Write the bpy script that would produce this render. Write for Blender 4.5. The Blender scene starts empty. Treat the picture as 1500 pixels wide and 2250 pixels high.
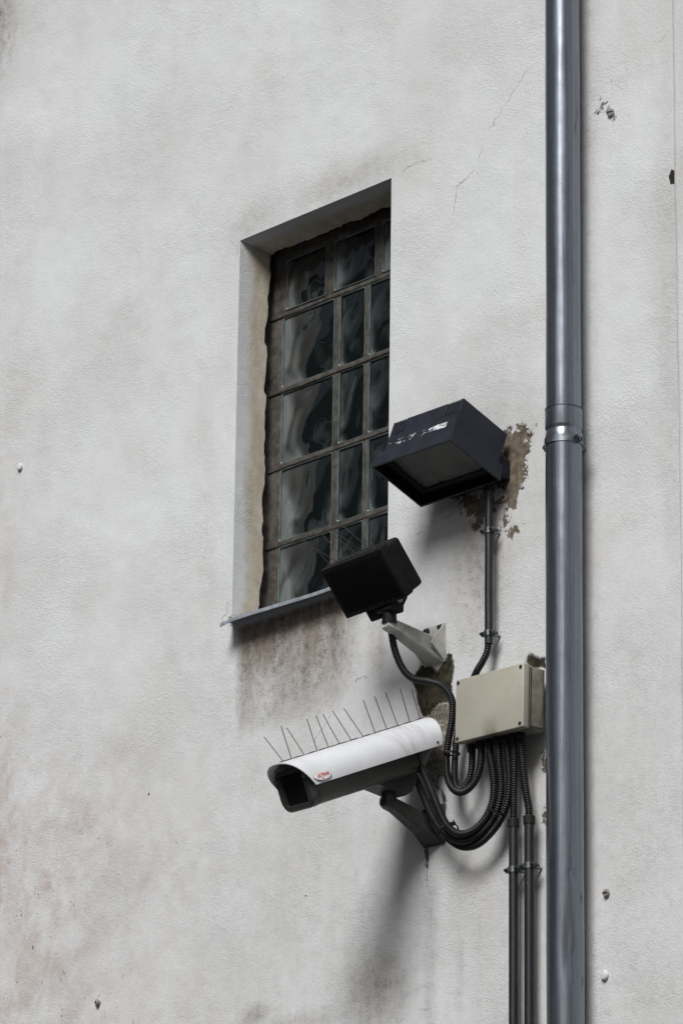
import bpy, bmesh, math, random
import numpy as np
from mathutils import Vector, Matrix

random.seed(7)
rng = np.random.default_rng(11)
scene = bpy.context.scene
COL = scene.collection
rad = math.radians

# ------------------------------------------------------------------ camera
cam_data = bpy.data.cameras.new('camera')
cam_data.sensor_fit = 'VERTICAL'
cam_data.sensor_height = 36.0
cam_data.lens = 154.83
cam_data.clip_end = 2000.0
cam = bpy.data.objects.new('camera', cam_data)
COL.objects.link(cam)
cr = Vector((0.67305, 0.73948, 0.01293))
cu = Vector((0.22859, -0.22462, 0.94726))
cf = Vector((-0.70338, 0.63460, 0.32022))
cm = Matrix((cr, cu, -cf)).transposed().to_4x4()
cm.translation = (7.1745, -6.4729, 1.6)
cam.matrix_world = cm
scene.camera = cam

# ------------------------------------------------------------------ sky, sun, exposure
SUN = Vector((0.50, -1.0, 1.0)).normalized()          # towards the sun
world = bpy.data.worlds.new('World')
scene.world = world
world.use_nodes = True
wn = world.node_tree
wn.nodes.clear()
sky = wn.nodes.new('ShaderNodeTexSky')
sky.sky_type = 'NISHITA'
sky.sun_disc = False
sky.sun_elevation = math.asin(SUN.z)
sky.sun_rotation = math.atan2(SUN.x, SUN.y)
sky.air_density = 1.0
sky.dust_density = 4.0
sky.ozone_density = 1.0
hsv = wn.nodes.new('ShaderNodeHueSaturation')           # a veiled, nearly white sky
hsv.inputs['Saturation'].default_value = 0.45
bg = wn.nodes.new('ShaderNodeBackground')
bg.inputs['Strength'].default_value = 0.05
wo = wn.nodes.new('ShaderNodeOutputWorld')
wn.links.new(sky.outputs['Color'], hsv.inputs['Color'])
wn.links.new(hsv.outputs['Color'], bg.inputs['Color'])
wn.links.new(bg.outputs['Background'], wo.inputs['Surface'])

sun_data = bpy.data.lights.new('sun', 'SUN')
sun_data.energy = 4.2
sun_data.angle = rad(25)
sun_data.color = (1.0, 0.99, 0.98)
sun = bpy.data.objects.new('sun', sun_data)
COL.objects.link(sun)
sun.rotation_euler = (-SUN).to_track_quat('-Z', 'Y').to_euler()
sun.location = (3, -10, 14)

scene.view_settings.view_transform = 'Standard'
scene.view_settings.look = 'None'
scene.view_settings.exposure = -0.2
scene.view_settings.gamma = 1.0
scene.view_settings.use_curve_mapping = False
scene.render.engine = 'CYCLES'
scene.cycles.use_denoising = True
scene.cycles.max_bounces = 5
scene.cycles.adaptive_threshold = 0.02

# ------------------------------------------------------------------ node helpers
class NT:
    def __init__(self, name):
        self.m = bpy.data.materials.new(name)
        self.m.use_nodes = True
        self.t = self.m.node_tree
        self.t.nodes.clear()
        self.out = self.t.nodes.new('ShaderNodeOutputMaterial')
        self.b = self.t.nodes.new('ShaderNodeBsdfPrincipled')
        self.t.links.new(self.b.outputs['BSDF'], self.out.inputs['Surface'])
        self._co = None

    def n(self, kind):
        return self.t.nodes.new(kind)

    def put(self, sock, v):
        if isinstance(v, bpy.types.NodeSocket):
            self.t.links.new(v, sock)
        elif isinstance(v, (tuple, list)) and len(v) == 3 and len(sock.default_value) == 4:
            sock.default_value = (*v, 1)
        else:
            sock.default_value = v

    def co(self):
        if self._co is None:
            self._co = self.n('ShaderNodeTexCoord').outputs['Object']
        return self._co

    def mapped(self, scale=(1, 1, 1), loc=(0, 0, 0), rot=(0, 0, 0)):
        mp = self.n('ShaderNodeMapping')
        mp.inputs['Scale'].default_value = scale
        mp.inputs['Location'].default_value = loc
        mp.inputs['Rotation'].default_value = rot
        self.put(mp.inputs['Vector'], self.co())
        return mp.outputs['Vector']

    def noise(self, scale, detail=3, rough=0.55, dist=0.0, vec=None):
        t = self.n('ShaderNodeTexNoise')
        t.inputs['Scale'].default_value = scale
        t.inputs['Detail'].default_value = detail
        t.inputs['Roughness'].default_value = rough
        t.inputs['Distortion'].default_value = dist
        self.put(t.inputs['Vector'], vec if vec is not None else self.co())
        return t.outputs['Fac']

    def voronoi(self, scale, vec=None):
        t = self.n('ShaderNodeTexVoronoi')
        t.inputs['Scale'].default_value = scale
        self.put(t.inputs['Vector'], vec if vec is not None else self.co())
        return t.outputs['Distance']

    def attr(self, name):
        t = self.n('ShaderNodeAttribute')
        t.attribute_name = name
        return t.outputs['Fac']

    def math(self, op, a, b=0.0, c=None, clamp=False):
        t = self.n('ShaderNodeMath')
        t.operation = op
        t.use_clamp = clamp
        self.put(t.inputs[0], a)
        self.put(t.inputs[1], b)
        if c is not None:
            self.put(t.inputs[2], c)
        return t.outputs[0]

    def step(self, v, a, b, lo=0.0, hi=1.0):
        t = self.n('ShaderNodeMapRange')
        t.interpolation_type = 'SMOOTHSTEP'
        self.put(t.inputs['Value'], v)
        t.inputs['From Min'].default_value = a
        t.inputs['From Max'].default_value = b
        t.inputs['To Min'].default_value = lo
        t.inputs['To Max'].default_value = hi
        return t.outputs['Result']

    def mix(self, f, a, b):
        t = self.n('ShaderNodeMix')
        t.data_type = 'RGBA'
        self.put(t.inputs[0], f)
        self.put(t.inputs[6], a)
        self.put(t.inputs[7], b)
        return t.outputs[2]

    def sep(self):
        t = self.n('ShaderNodeSeparateXYZ')
        self.put(t.inputs[0], self.co())
        return t.outputs

    def bump(self, h, dist=0.001, strength=1.0):
        t = self.n('ShaderNodeBump')
        t.inputs['Strength'].default_value = strength
        t.inputs['Distance'].default_value = dist
        self.put(t.inputs['Height'], h)
        self.t.links.new(t.outputs['Normal'], self.b.inputs['Normal'])

    def set(self, **kw):
        for k, v in kw.items():
            self.put(self.b.inputs[k.replace('_', ' ')], v)
        return self


def simple(name, col, rough=0.5, metal=0.0, var=0.15, vscale=60, bump=0.0, bscale=400, spec=0.5, dust=None, dustamt=0.3):
    t = NT(name)
    nz = t.noise(vscale, 4)
    k = t.step(nz, 0.3, 0.7)
    dk = tuple(c * (1 - var) for c in col)
    lt = tuple(min(1, c * (1 + var)) for c in col)
    c = t.mix(k, dk, lt)
    if dust:
        c = t.mix(t.math('MULTIPLY', t.step(t.noise(vscale * 0.35, 6, 0.7), 0.48, 0.72), dustamt), c, dust)
    t.set(Base_Color=c, Metallic=metal, Roughness=t.step(t.noise(vscale * 1.7, 4), 0.25, 0.75, max(0.03, rough - 0.1), min(1, rough + 0.12)))
    t.b.inputs['Specular IOR Level'].default_value = spec
    if bump:
        t.bump(t.noise(bscale, 3), bump)
    return t.m


# ------------------------------------------------------------------ wall plaster
def plaster(name, tan=0.0, attrs=True):
    t = NT(name)
    xyz = t.sep()
    white = t.mix(t.step(t.noise(2.3, 5, 0.6), 0.35, 0.65), (0.595, 0.606, 0.610), (0.655, 0.673, 0.685))
    streak = t.noise(1.0, 5, 0.62, vec=t.mapped((9, 1, 0.9)))
    white = t.mix(t.math('MULTIPLY', t.step(streak, 0.5, 0.8), 0.22), white, (0.52, 0.485, 0.445))
    blotch = t.noise(5.5, 5, 0.66, 0.4)
    white = t.mix(t.math('MULTIPLY', t.step(blotch, 0.52, 0.78), 0.26), white, (0.50, 0.455, 0.405))
    fine = t.noise(260, 3, 0.7)
    mid = t.noise(85, 3, 0.6, 0.2)
    big = t.noise(16, 3)
    speck = t.noise(150, 2, 0.5, vec=t.mapped((1, 1, 1), (3.1, 0, 7.7)))
    h = t.math('MULTIPLY_ADD', fine, 0.95, t.math('MULTIPLY', mid, 0.45))
    # trowel scratches, shallow and slanting
    tr = t.noise(1.0, 4, 0.7, 0.6, vec=t.mapped((26, 26, 150), (0, 0, 0), (0, rad(24), 0)))
    h = t.math('MULTIPLY_ADD', t.math('MULTIPLY', tr, t.step(big, 0.45, 0.7)), 0.3, h)
    col = t.mix(t.step(t.math('ADD', fine, t.math('MULTIPLY', mid, 0.5)), 0.55, 0.95), t.mix(t.step(t.noise(2.6, 3, 0.6), 0.40, 0.66, 0.03, 0.15), white, (0.2, 0.19, 0.18)), white)
    pits = t.math('MULTIPLY', t.step(t.voronoi(34), 0.0, 0.055, 1.0, 0.0), t.step(t.noise(9, 3), 0.6, 0.68))
    if attrs:
        grime_shade = t.attr('grime_shade')
        g = t.math('MULTIPLY', grime_shade, t.step(t.noise(1.0, 4, 0.65, 0.2, vec=t.mapped((24, 1, 6))), 0.20, 0.80), clamp=True)
        g2 = t.math('MULTIPLY', grime_shade, t.step(t.math('ADD', t.noise(38, 4, 0.72), t.math('MULTIPLY', fine, 0.75)), 0.80, 1.12), clamp=True)
        col = t.mix(t.math('MULTIPLY', t.math('MULTIPLY_ADD', g, 0.45, t.math('MULTIPLY', grime_shade, 0.45)), 0.9, clamp=True), col, (0.235, 0.205, 0.178))
        col = t.mix(t.math('MULTIPLY', g2, 0.65, clamp=True), col, (0.095, 0.078, 0.064))
        pk = t.attr('pink')
        p = t.math('MULTIPLY', pk, t.step(t.math('ADD', t.noise(11, 5, 0.7, 0.5), t.math('MULTIPLY', fine, 0.45)), 0.50, 1.0), clamp=True)
        col = t.mix(t.math('MULTIPLY', p, 0.85), col, (0.40, 0.335, 0.305))
        dots = t.math('MULTIPLY', pk, t.step(t.math('ADD', speck, t.math('MULTIPLY', t.noise(24, 4), 0.8)), 1.11, 1.20), clamp=True)
        col = t.mix(dots, col, (0.10, 0.075, 0.065))
        jag = t.math('SUBTRACT', t.noise(38, 5, 0.72, 0.5), 0.5)
        # coarse mortar showing through
        sr = t.math('MULTIPLY_ADD', jag, 0.05, t.attr('rough'))
        mr = t.step(sr, -0.002, 0.004)
        rc = t.mix(t.step(t.noise(120, 5, 0.7), 0.35, 0.7), (0.16, 0.14, 0.11), (0.50, 0.46, 0.40))
        col = t.mix(mr, col, rc)
        h = t.math('MULTIPLY_ADD', t.math('MULTIPLY', mr, t.noise(85, 5, 0.7)), 4.0, h)
        # flaked paint, brown render beneath
        sp = t.math('MULTIPLY_ADD', jag, 0.13, t.attr('peel'))
        mp = t.step(t.math('SUBTRACT', sp, 0.0045), -0.0005, 0.0015)
        bc = t.mix(t.step(t.noise(60, 6, 0.7), 0.35, 0.7), (0.09, 0.072, 0.056), (0.20, 0.165, 0.127))
        col = t.mix(mp, col, bc)
        h = t.math('MULTIPLY_ADD', mp, -2.6, h)
        # dark mossy patches; the one by the lamp bracket includes painted hose shade
        sm = t.math('MULTIPLY_ADD', jag, 0.024, t.attr('moss_shade'))
        mm = t.step(t.math('SUBTRACT', sm, 0.004), -0.002, 0.006)
        mc = t.mix(t.step(t.noise(45, 6, 0.7), 0.35, 0.7), (0.014, 0.013, 0.008), (0.06, 0.053, 0.034))
        col = t.mix(mm, col, mc)
        h = t.math('MULTIPLY_ADD', mm, -2.2, h)
        # hairline cracks
        ck = t.math('ABSOLUTE', t.math('MULTIPLY_ADD', t.math('SUBTRACT', t.noise(34, 5, 0.7), 0.5), 0.040, t.attr('crack')))
        mk = t.step(ck, 0.0002, 0.0012, 1.0, 0.0)
        mk = t.math('MULTIPLY', mk, t.step(t.noise(22, 3), 0.40, 0.62, 0.05, 1.0))
        col = t.mix(t.math('MULTIPLY', mk, 0.32), col, (0.16, 0.14, 0.12))
        h = t.math('MULTIPLY_ADD', mk, -1.2, h)
        ho = t.step(t.math('MULTIPLY_ADD', jag, 0.006, t.attr('hole')), -0.0004, 0.0006)
        col = t.mix(ho, col, (0.03, 0.025, 0.02))
        h = t.math('MULTIPLY_ADD', ho, -3.0, h)
    if tan:
        edge = t.math('MULTIPLY_ADD', t.math('SUBTRACT', t.noise(16, 5, 0.65), 0.5), 0.05, xyz[1])
        k = t.step(edge, 0.022, 0.055)
        tc = t.mix(t.step(t.noise(28, 6, 0.7, vec=t.mapped((1, 1, 0.35))), 0.3, 0.72), (0.40, 0.345, 0.255), (0.56, 0.51, 0.42))
        col = t.mix(t.math('MULTIPLY', k, tan), col, tc)
        drt = t.step(t.noise(22, 6, 0.75), 0.55, 0.8)
        col = t.mix(t.math('MULTIPLY', t.math('MULTIPLY', drt, k), 0.6), col, (0.16, 0.12, 0.085))
    col = t.mix(t.math('MULTIPLY', pits, 0.8), col, (0.13, 0.11, 0.10))
    h = t.math('MULTIPLY_ADD', pits, -1.5, h)
    t.set(Base_Color=col, Roughness=0.92)
    t.b.inputs['Specular IOR Level'].default_value = 0.2
    t.bump(t.math('MULTIPLY', h, t.step(t.noise(3.2, 3, 0.6), 0.36, 0.66, 0.45, 1.15)), 0.0021, 1.0)
    return t.m


M = {}
M['wall'] = plaster('wall_plaster')
M['reveal'] = plaster('reveal_plaster', tan=0.9, attrs=False)
M['plain_plaster'] = plaster('pilaster_plaster', attrs=False)


def zinc():
    t = NT('weathered_zinc')
    s = t.noise(1.0, 6, 0.7, 0.1, vec=t.mapped((130, 130, 3.0)))
    b = t.noise(9, 5, 0.65, 0.3)
    c = t.mix(t.step(s, 0.3, 0.7), (0.165, 0.184, 0.215), (0.215, 0.238, 0.274))
    c = t.mix(t.math('MULTIPLY', t.step(b, 0.5, 0.78), 0.35), c, (0.11, 0.123, 0.146))
    spots = t.math('MULTIPLY', t.step(t.voronoi(55), 0.0, 0.07, 1.0, 0.0), t.step(t.noise(14, 3), 0.55, 0.62))
    c = t.mix(spots, c, (0.05, 0.05, 0.055))
    wm = t.step(t.noise(1.0, 5, 0.7, 0.3, vec=t.mapped((30, 30, 5), (2, 1, 4))), 0.56, 0.74)
    c = t.mix(t.math('MULTIPLY', wm, 0.4), c, (0.085, 0.085, 0.085))
    scr = t.math('MULTIPLY', t.step(t.noise(1.0, 3, 0.6, 0.4, vec=t.mapped((60, 60, 240))), 0.70, 0.74), t.step(t.noise(5, 2), 0.55, 0.62))
    c = t.mix(t.math('MULTIPLY', scr, 0.6), c, (0.6, 0.62, 0.64))
    t.set(Base_Color=c, Metallic=0.85, Roughness=t.step(t.math('MULTIPLY_ADD', s, 0.6, t.math('MULTIPLY', b, 0.4)), 0.3, 0.7, 0.20, 0.34))
    t.bump(t.math('MULTIPLY_ADD', t.noise(7, 2), 1.2, t.math('MULTIPLY', s, 0.05)), 0.0012)
    return t.m


M['zinc'] = zinc()
M['steel'] = simple('galvanised_steel', (0.21, 0.235, 0.255), 0.38, 0.9, 0.25, 90, dust=(0.10, 0.09, 0.08))
M['clampsteel'] = simple('small_clamp_steel', (0.16, 0.18, 0.18), 0.35, 0.85, 0.3, 90, dust=(0.05, 0.05, 0.045))
M['bolt'] = simple('dark_bolt', (0.05, 0.05, 0.052), 0.4, 0.6, 0.3, 200)
M['sill'] = simple('sill_sheet', (0.30, 0.325, 0.36), 0.45, 0.3, 0.2, 40, dust=(0.12, 0.11, 0.10))
M['hose'] = simple('corrugated_hose', (0.009, 0.0095, 0.0105), 0.42, 0.0, 0.3, 40, dust=(0.04, 0.038, 0.032), dustamt=0.45, spec=0.3)
M['rubber'] = simple('black_rubber', (0.010, 0.010, 0.010), 0.6, 0.0, 0.2, spec=0.25)


def conduit():
    t = NT('dark_conduit')
    s = t.noise(1.0, 6, 0.7, 0.2, vec=t.mapped((80, 80, 16)))
    c = t.mix(t.step(s, 0.35, 0.72), (0.007, 0.008, 0.010), (0.022, 0.0245, 0.029))
    c = t.mix(t.math('MULTIPLY', t.step(t.noise(1.0, 5, 0.75, 0.3, vec=t.mapped((110, 110, 30), (5, 3, 1))), 0.60, 0.72), 0.6), c, (0.11, 0.12, 0.135))
    t.set(Base_Color=c, Metallic=0.2, Roughness=t.step(s, 0.3, 0.7, 0.5, 0.36))
    t.bump(t.noise(300, 2), 0.0003)
    return t.m


M['conduit'] = conduit()


def floodpaint():
    t = NT('floodlight_paint')
    n = t.noise(40, 5, 0.65)
    c = t.mix(t.step(n, 0.3, 0.7), (0.0095, 0.0115, 0.019), (0.014, 0.0172, 0.027))
    # remains of a torn white sticker above the rim
    xyz = t.sep()
    zz = t.math('MULTIPLY_ADD', t.math('SUBTRACT', t.noise(30, 4), 0.5), 0.012, xyz[2])
    band = t.math('MULTIPLY', t.step(zz, 0.046, 0.049), t.step(zz, 0.060, 0.064, 1.0, 0.0))
    rag = t.step(t.math('ADD', t.noise(1.0, 5, 0.75, 0.5, vec=t.mapped((42, 40, 110))), t.math('MULTIPLY', t.step(xyz[0], 0.0, 0.085), 0.10)), 0.56, 0.60)
    ext = t.math('MULTIPLY', t.step(xyz[0], -0.098, -0.085), t.step(xyz[0], 0.088, 0.096, 1.0, 0.0))
    face = t.step(xyz[1], -0.081, -0.079, 1.0, 0.0)
    mask = t.math('MULTIPLY', t.math('MULTIPLY', band, rag), t.math('MULTIPLY', ext, face))
    c = t.mix(mask, c, (0.72, 0.74, 0.76))
    chips = t.math('MULTIPLY', t.step(t.noise(85, 5, 0.8), 0.71, 0.75), t.step(t.noise(11, 3), 0.58, 0.66))
    c = t.mix(chips, c, (0.28, 0.27, 0.25))
    t.set(Base_Color=c, Roughness=t.step(n, 0.3, 0.7, 0.45, 0.58))
    t.b.inputs['Specular IOR Level'].default_value = 0.35
    t.bump(t.noise(500, 2), 0.0003)
    return t.m


M['flood'] = floodpaint()
M['black'] = simple('matt_black_paint', (0.006, 0.006, 0.007), 0.6, 0.0, 0.3, 50, bump=0.0002, spec=0.18, dust=(0.022, 0.021, 0.02), dustamt=0.5)
M['void'] = simple('black_inside', (0.004, 0.004, 0.004), 0.7, 0.0, 0.1, spec=0.08)
M['reflector'] = simple('dull_reflector', (0.55, 0.56, 0.53), 0.5, 0.3, 0.15, 30)
M['bulb'] = simple('dark_lamp_tube', (0.03, 0.03, 0.03), 0.3)
M['castgrey'] = simple('grey_cast_bracket', (0.40, 0.40, 0.375), 0.5, 0.0, 0.12, 45, bump=0.0003, dust=(0.14, 0.13, 0.11), dustamt=0.6)
M['castdark'] = simple('dark_grey_bracket', (0.036, 0.036, 0.034), 0.5, 0.0, 0.15, 45, bump=0.0003, dust=(0.035, 0.033, 0.028), dustamt=0.6)
M['housing'] = simple('camera_housing_grey', (0.075, 0.075, 0.070), 0.42, 0.15, 0.1, 30, bump=0.0002, dust=(0.10, 0.095, 0.08), dustamt=0.5)
M['bezel'] = simple('camera_bezel_grey', (0.045, 0.045, 0.043), 0.4, 0.2, 0.1, 30)
M['lens_glass'] = simple('camera_front_glass', (0.008, 0.009, 0.010), 0.08, 0.0, 0.1)
M['spike'] = simple('spike_wire', (0.06, 0.058, 0.055), 0.4, 0.7, 0.2)
M['badge'] = simple('badge_white', (0.62, 0.60, 0.60), 0.35, 0.0, 0.06, 90)
M['red'] = simple('badge_red', (0.42, 0.03, 0.025), 0.4, 0.0, 0.1, 90)
M['cap'] = simple('white_plastic_cap', (0.60, 0.61, 0.63), 0.4, 0.0, 0.08, 80, dust=(0.3, 0.28, 0.26))
M['mortar_lump'] = simple('crumbled_mortar', (0.24, 0.21, 0.17), 0.9, 0.0, 0.45, 90, bump=0.002, bscale=160, dust=(0.05, 0.04, 0.03), dustamt=0.7)
M['rusty'] = simple('rusty_plug', (0.30, 0.28, 0.27), 0.6, 0.2, 0.3, 120, dust=(0.08, 0.06, 0.05), dustamt=0.8)


def shield_paint():
    t = NT('sunshield_white')
    xyz = t.sep()
    c = t.mix(t.step(t.noise(12, 4), 0.3, 0.7), (0.55, 0.56, 0.585), (0.63, 0.645, 0.67))
    # rain-washed grime runs near the rear end
    run = t.noise(1.0, 6, 0.68, 0.15, vec=t.mapped((9, 46, 7)))
    rear = t.step(xyz[1], 0.20, 0.33)
    c = t.mix(t.math('MULTIPLY', t.math('MULTIPLY', t.step(run, 0.47, 0.72), rear), 0.5), c, (0.27, 0.255, 0.26))
    c = t.mix(t.math('MULTIPLY', t.step(run, 0.55, 0.75), 0.25), c, (0.36, 0.35, 0.35))
    sc = t.step(t.noise(60, 6, 0.75, 0.8), 0.70, 0.74)
    c = t.mix(t.math('MULTIPLY', sc, 0.55), c, (0.25, 0.25, 0.26))
    t.set(Base_Color=c, Roughness=0.38)
    t.bump(t.noise(9, 3), 0.0006)
    return t.m


M['shield'] = shield_paint()


def box_paint(name, lo, hi):
    t = NT(name)
    xyz = t.sep()
    c = t.mix(t.step(t.noise(9, 5, 0.6), 0.3, 0.7), lo, hi)
    # a run of dirt down the middle of the lid
    d = t.math('ABSOLUTE', t.math('MULTIPLY_ADD', t.math('SUBTRACT', t.noise(14, 4), 0.5), 0.05, t.math('ADD', xyz[0], 0.0)))
    run = t.math('MULTIPLY', t.step(d, 0.006, 0.030, 1.0, 0.0), t.step(xyz[2], -0.02, -0.075))
    run = t.math('MULTIPLY', run, t.step(t.noise(40, 5, 0.7), 0.3, 0.7, 0.4, 1.0))
    c = t.mix(t.math('MULTIPLY', run, 0.85), c, (0.12, 0.105, 0.08))
    dirt = t.step(t.noise(26, 6, 0.72), 0.56, 0.78)
    c = t.mix(t.math('MULTIPLY', dirt, 0.4), c, (0.22, 0.20, 0.15))
    t.set(Base_Color=c, Roughness=0.42)
    t.bump(t.noise(600, 2), 0.00025)
    return t.m


M['boxlid'] = box_paint('junction_box_cream', (0.33, 0.322, 0.265), (0.39, 0.38, 0.318))
M['boxbody'] = simple('junction_box_side', (0.20, 0.19, 0.15), 0.5, 0.0, 0.2, 30, dust=(0.03, 0.027, 0.02), dustamt=0.85)
M['gasket'] = simple('dirty_gasket', (0.035, 0.032, 0.026), 0.7, 0.0, 0.3, 60)


def glass_block():
    """moulded wavy glass: every block shares the mould, each pour differs a little"""
    t = NT('wavy_glass_block')
    oi = t.n('ShaderNodeObjectInfo')
    v = t.n('ShaderNodeVectorMath')
    v.operation = 'MULTIPLY_ADD'
    cmb = t.n('ShaderNodeCombineXYZ')
    for i in range(3):
        t.put(cmb.inputs[i], oi.outputs['Random'])
    t.put(v.inputs[0], cmb.outputs[0])
    v.inputs[1].default_value = (0.05, 0.07, 0.04)
    t.put(v.inputs[2], t.mapped((1.0, 1.0, 0.55), (0.37, 0.0, 0.11), (0, rad(-16), 0)))
    vec = v.outputs[0]
    xyz = t.sep()
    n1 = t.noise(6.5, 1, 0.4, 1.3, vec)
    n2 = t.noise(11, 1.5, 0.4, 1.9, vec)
    # pale inner reflections painted into the colour: left band and soft folds
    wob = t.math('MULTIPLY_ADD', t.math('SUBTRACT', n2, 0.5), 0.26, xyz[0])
    left_sheen = t.step(wob, -0.085, 0.045, 1.0, 0.0)
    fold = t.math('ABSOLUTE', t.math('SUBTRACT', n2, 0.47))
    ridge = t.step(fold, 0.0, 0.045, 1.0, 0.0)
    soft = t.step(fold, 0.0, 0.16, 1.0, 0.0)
    painted_sheen = t.math('ADD', t.math('MULTIPLY', left_sheen, t.step(n1, 0.28, 0.66, 0.12, 0.95)), t.math('MULTIPLY', soft, t.step(n1, 0.45, 0.65, 0.0, 0.5)), clamp=True)
    c = t.mix(painted_sheen, (0.0060, 0.0078, 0.0082), (0.135, 0.152, 0.152))
    dirt = t.step(t.noise(70, 5, 0.75), 0.55, 0.8)
    c = t.mix(t.math('MULTIPLY', dirt, 0.25), c, (0.05, 0.047, 0.04))
    t.set(Base_Color=c, Roughness=t.step(dirt, 0.0, 1.0, 0.05, 0.3))
    t.b.inputs['Specular IOR Level'].default_value = 0.6
    t.bump(t.math('MULTIPLY_ADD', ridge, 0.07, t.math('MULTIPLY_ADD', n2, 0.6, n1)), 0.007, 0.6)
    return t.m


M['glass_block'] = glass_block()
M['glass_rim'] = simple('glass_block_rim', (0.10, 0.125, 0.122), 0.1, 0.0, 0.3, 30, dust=(0.04, 0.04, 0.036), dustamt=0.4)
M['joint'] = simple('dirty_joint_mortar', (0.062, 0.054, 0.047), 0.85, 0.0, 0.45, 45, bump=0.0012, bscale=220, dust=(0.02, 0.016, 0.013), dustamt=0.75)
M['ground'] = simple('asphalt', (0.035, 0.035, 0.036), 0.9, 0.0, 0.3, 3)
M['facade'] = simple('opposite_render', (0.05, 0.048, 0.046), 0.9, 0.0, 0.2, 2)
M['darkpane'] = simple('opposite_pane', (0.02, 0.022, 0.025), 0.1)


def lamp_glass():
    t = NT('dusty_lamp_glass')
    tr = t.n('ShaderNodeBsdfTransparent')
    tr.inputs['Color'].default_value = (0.75, 0.78, 0.74, 1)
    mx = t.n('ShaderNodeMixShader')
    mx.inputs[0].default_value = 0.34
    t.set(Base_Color=t.mix(t.step(t.noise(25, 5), 0.35, 0.7), (0.17, 0.175, 0.155), (0.26, 0.265, 0.24)), Roughness=0.25)
    t.t.links.new(tr.outputs[0], mx.inputs[1])
    t.t.links.new(t.b.outputs[0], mx.inputs[2])
    t.t.links.new(mx.outputs[0], t.out.inputs['Surface'])
    return t.m


M['lamp_glass'] = lamp_glass()


# ------------------------------------------------------------------ mesh helpers
class MB:
    """one mesh under construction"""
    def __init__(self):
        self.bm = bmesh.new()

    def box(self, x0, x1, y0, y1, z0, z1, mat=None, bevel=0.0, seg=2, mi=0):
        r = bmesh.ops.create_cube(self.bm, size=1.0)
        vs = r['verts']
        for v in vs:
            v.co = Vector((x0 + (v.co.x + .5) * (x1 - x0), y0 + (v.co.y + .5) * (y1 - y0), z0 + (v.co.z + .5) * (z1 - z0)))
        fs = set(f for v in vs for f in v.link_faces)
        if bevel:
            es = list(set(e for v in vs for e in v.link_edges))
            rr = bmesh.ops.bevel(self.bm, geom=es, offset=bevel, segments=seg, affect='EDGES', profile=0.5)
            fs = set(f for f in rr['faces']) | set(f for f in fs if f.is_valid)
            vs = list(set(v for f in fs for v in f.verts))
        for f in fs:
            if f.is_valid:
                f.material_index = mi
        if mat is not None:
            bmesh.ops.transform(self.bm, matrix=mat, verts=vs)
        return vs

    def loft(self, rings, cap=True, closed=True, mi=0):
        """rings: list of equally long point lists"""
        R = [[self.bm.verts.new(p) for p in ring] for ring in rings]
        n = len(R[0])
        for a, b in zip(R, R[1:]):
            for i in range(n if closed else n - 1):
                j = (i + 1) % n
                f = self.bm.faces.new((a[i], a[j], b[j], b[i]))
                f.material_index = mi
        if cap and closed:
            self.bm.faces.new(list(reversed(R[0]))).material_index = mi
            self.bm.faces.new(R[-1]).material_index = mi
        return R

    def prism(self, poly, axis, a, b, mat=None, mi=0):
        """extrude a polygon given in the two other axes along axis from a to b"""
        def p(u, v, w):
            return {'x': (w, u, v), 'y': (u, w, v), 'z': (u, v, w)}[axis]
        rings = [[p(u, v, a) for u, v in poly], [p(u, v, b) for u, v in poly]]
        R = self.loft(rings, mi=mi)
        vs = R[0] + R[1]
        if mat is not None:
            bmesh.ops.transform(self.bm, matrix=mat, verts=vs)
        return vs

    def cyl(self, p0, p1, r0, r1=None, n=16, cap=True, mi=0):
        p0, p1 = Vector(p0), Vector(p1)
        r1 = r0 if r1 is None else r1
        d = (p1 - p0).normalized()
        a = d.orthogonal().normalized()
        b = d.cross(a)
        rings = []
        for p, r in ((p0, r0), (p1, r1)):
            rings.append([p + (a * math.cos(2 * math.pi * i / n) + b * math.sin(2 * math.pi * i / n)) * r for i in range(n)])
        return self.loft(rings, cap=cap, mi=mi)

    def tube(self, pts, rfun, n=12, cap=True):
        """sweep a circle along points; rfun(i) radius at point i"""
        pts = [Vector(p) for p in pts]
        t0 = (pts[1] - pts[0]).normalized()
        a = t0.orthogonal().normalized()
        rings = []
        for i, p in enumerate(pts):
            t = (pts[min(i + 1, len(pts) - 1)] - pts[max(i - 1, 0)]).normalized()
            a = (a - t * a.dot(t)).normalized()
            b = t.cross(a)
            r = rfun(i)
            rings.append([p + (a * math.cos(2 * math.pi * k / n) + b * math.sin(2 * math.pi * k / n)) * r for k in range(n)])
        return self.loft(rings, cap=cap)

    def revolve(self, prof, n=48, cap=False, axis_pt=(0, 0)):
        """prof: (radius, z) list about the vertical through axis_pt"""
        rings = [[(axis_pt[0] + r * math.cos(2 * math.pi * i / n), axis_pt[1] + r * math.sin(2 * math.pi * i / n), z) for i in range(n)] for r, z in prof]
        return self.loft(rings, cap=cap)

    def build(self, name, mats, parent=None, mat=None, sharp=38, flat=False):
        bm = self.bm
        if mat is not None:
            bmesh.ops.transform(bm, matrix=mat, verts=bm.verts)
        bmesh.ops.recalc_face_normals(bm, faces=bm.faces)
        lim = rad(sharp)
        for f in bm.faces:
            f.smooth = not flat
        for e in bm.edges:
            if len(e.link_faces) == 2 and e.calc_face_angle(0) > lim:
                e.smooth = False
        me = bpy.data.meshes.new(name)
        bm.to_mesh(me)
        bm.free()
        for m in (mats if isinstance(mats, (list, tuple)) else [mats]):
            me.materials.append(M[m])
        o = bpy.data.objects.new(name, me)
        COL.objects.link(o)
        if parent is not None:
            o.parent = parent
        return o


def tag(o, label, cat, group=None):
    o['label'] = label
    o['category'] = cat
    if group:
        o['group'] = group
    return o


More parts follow.
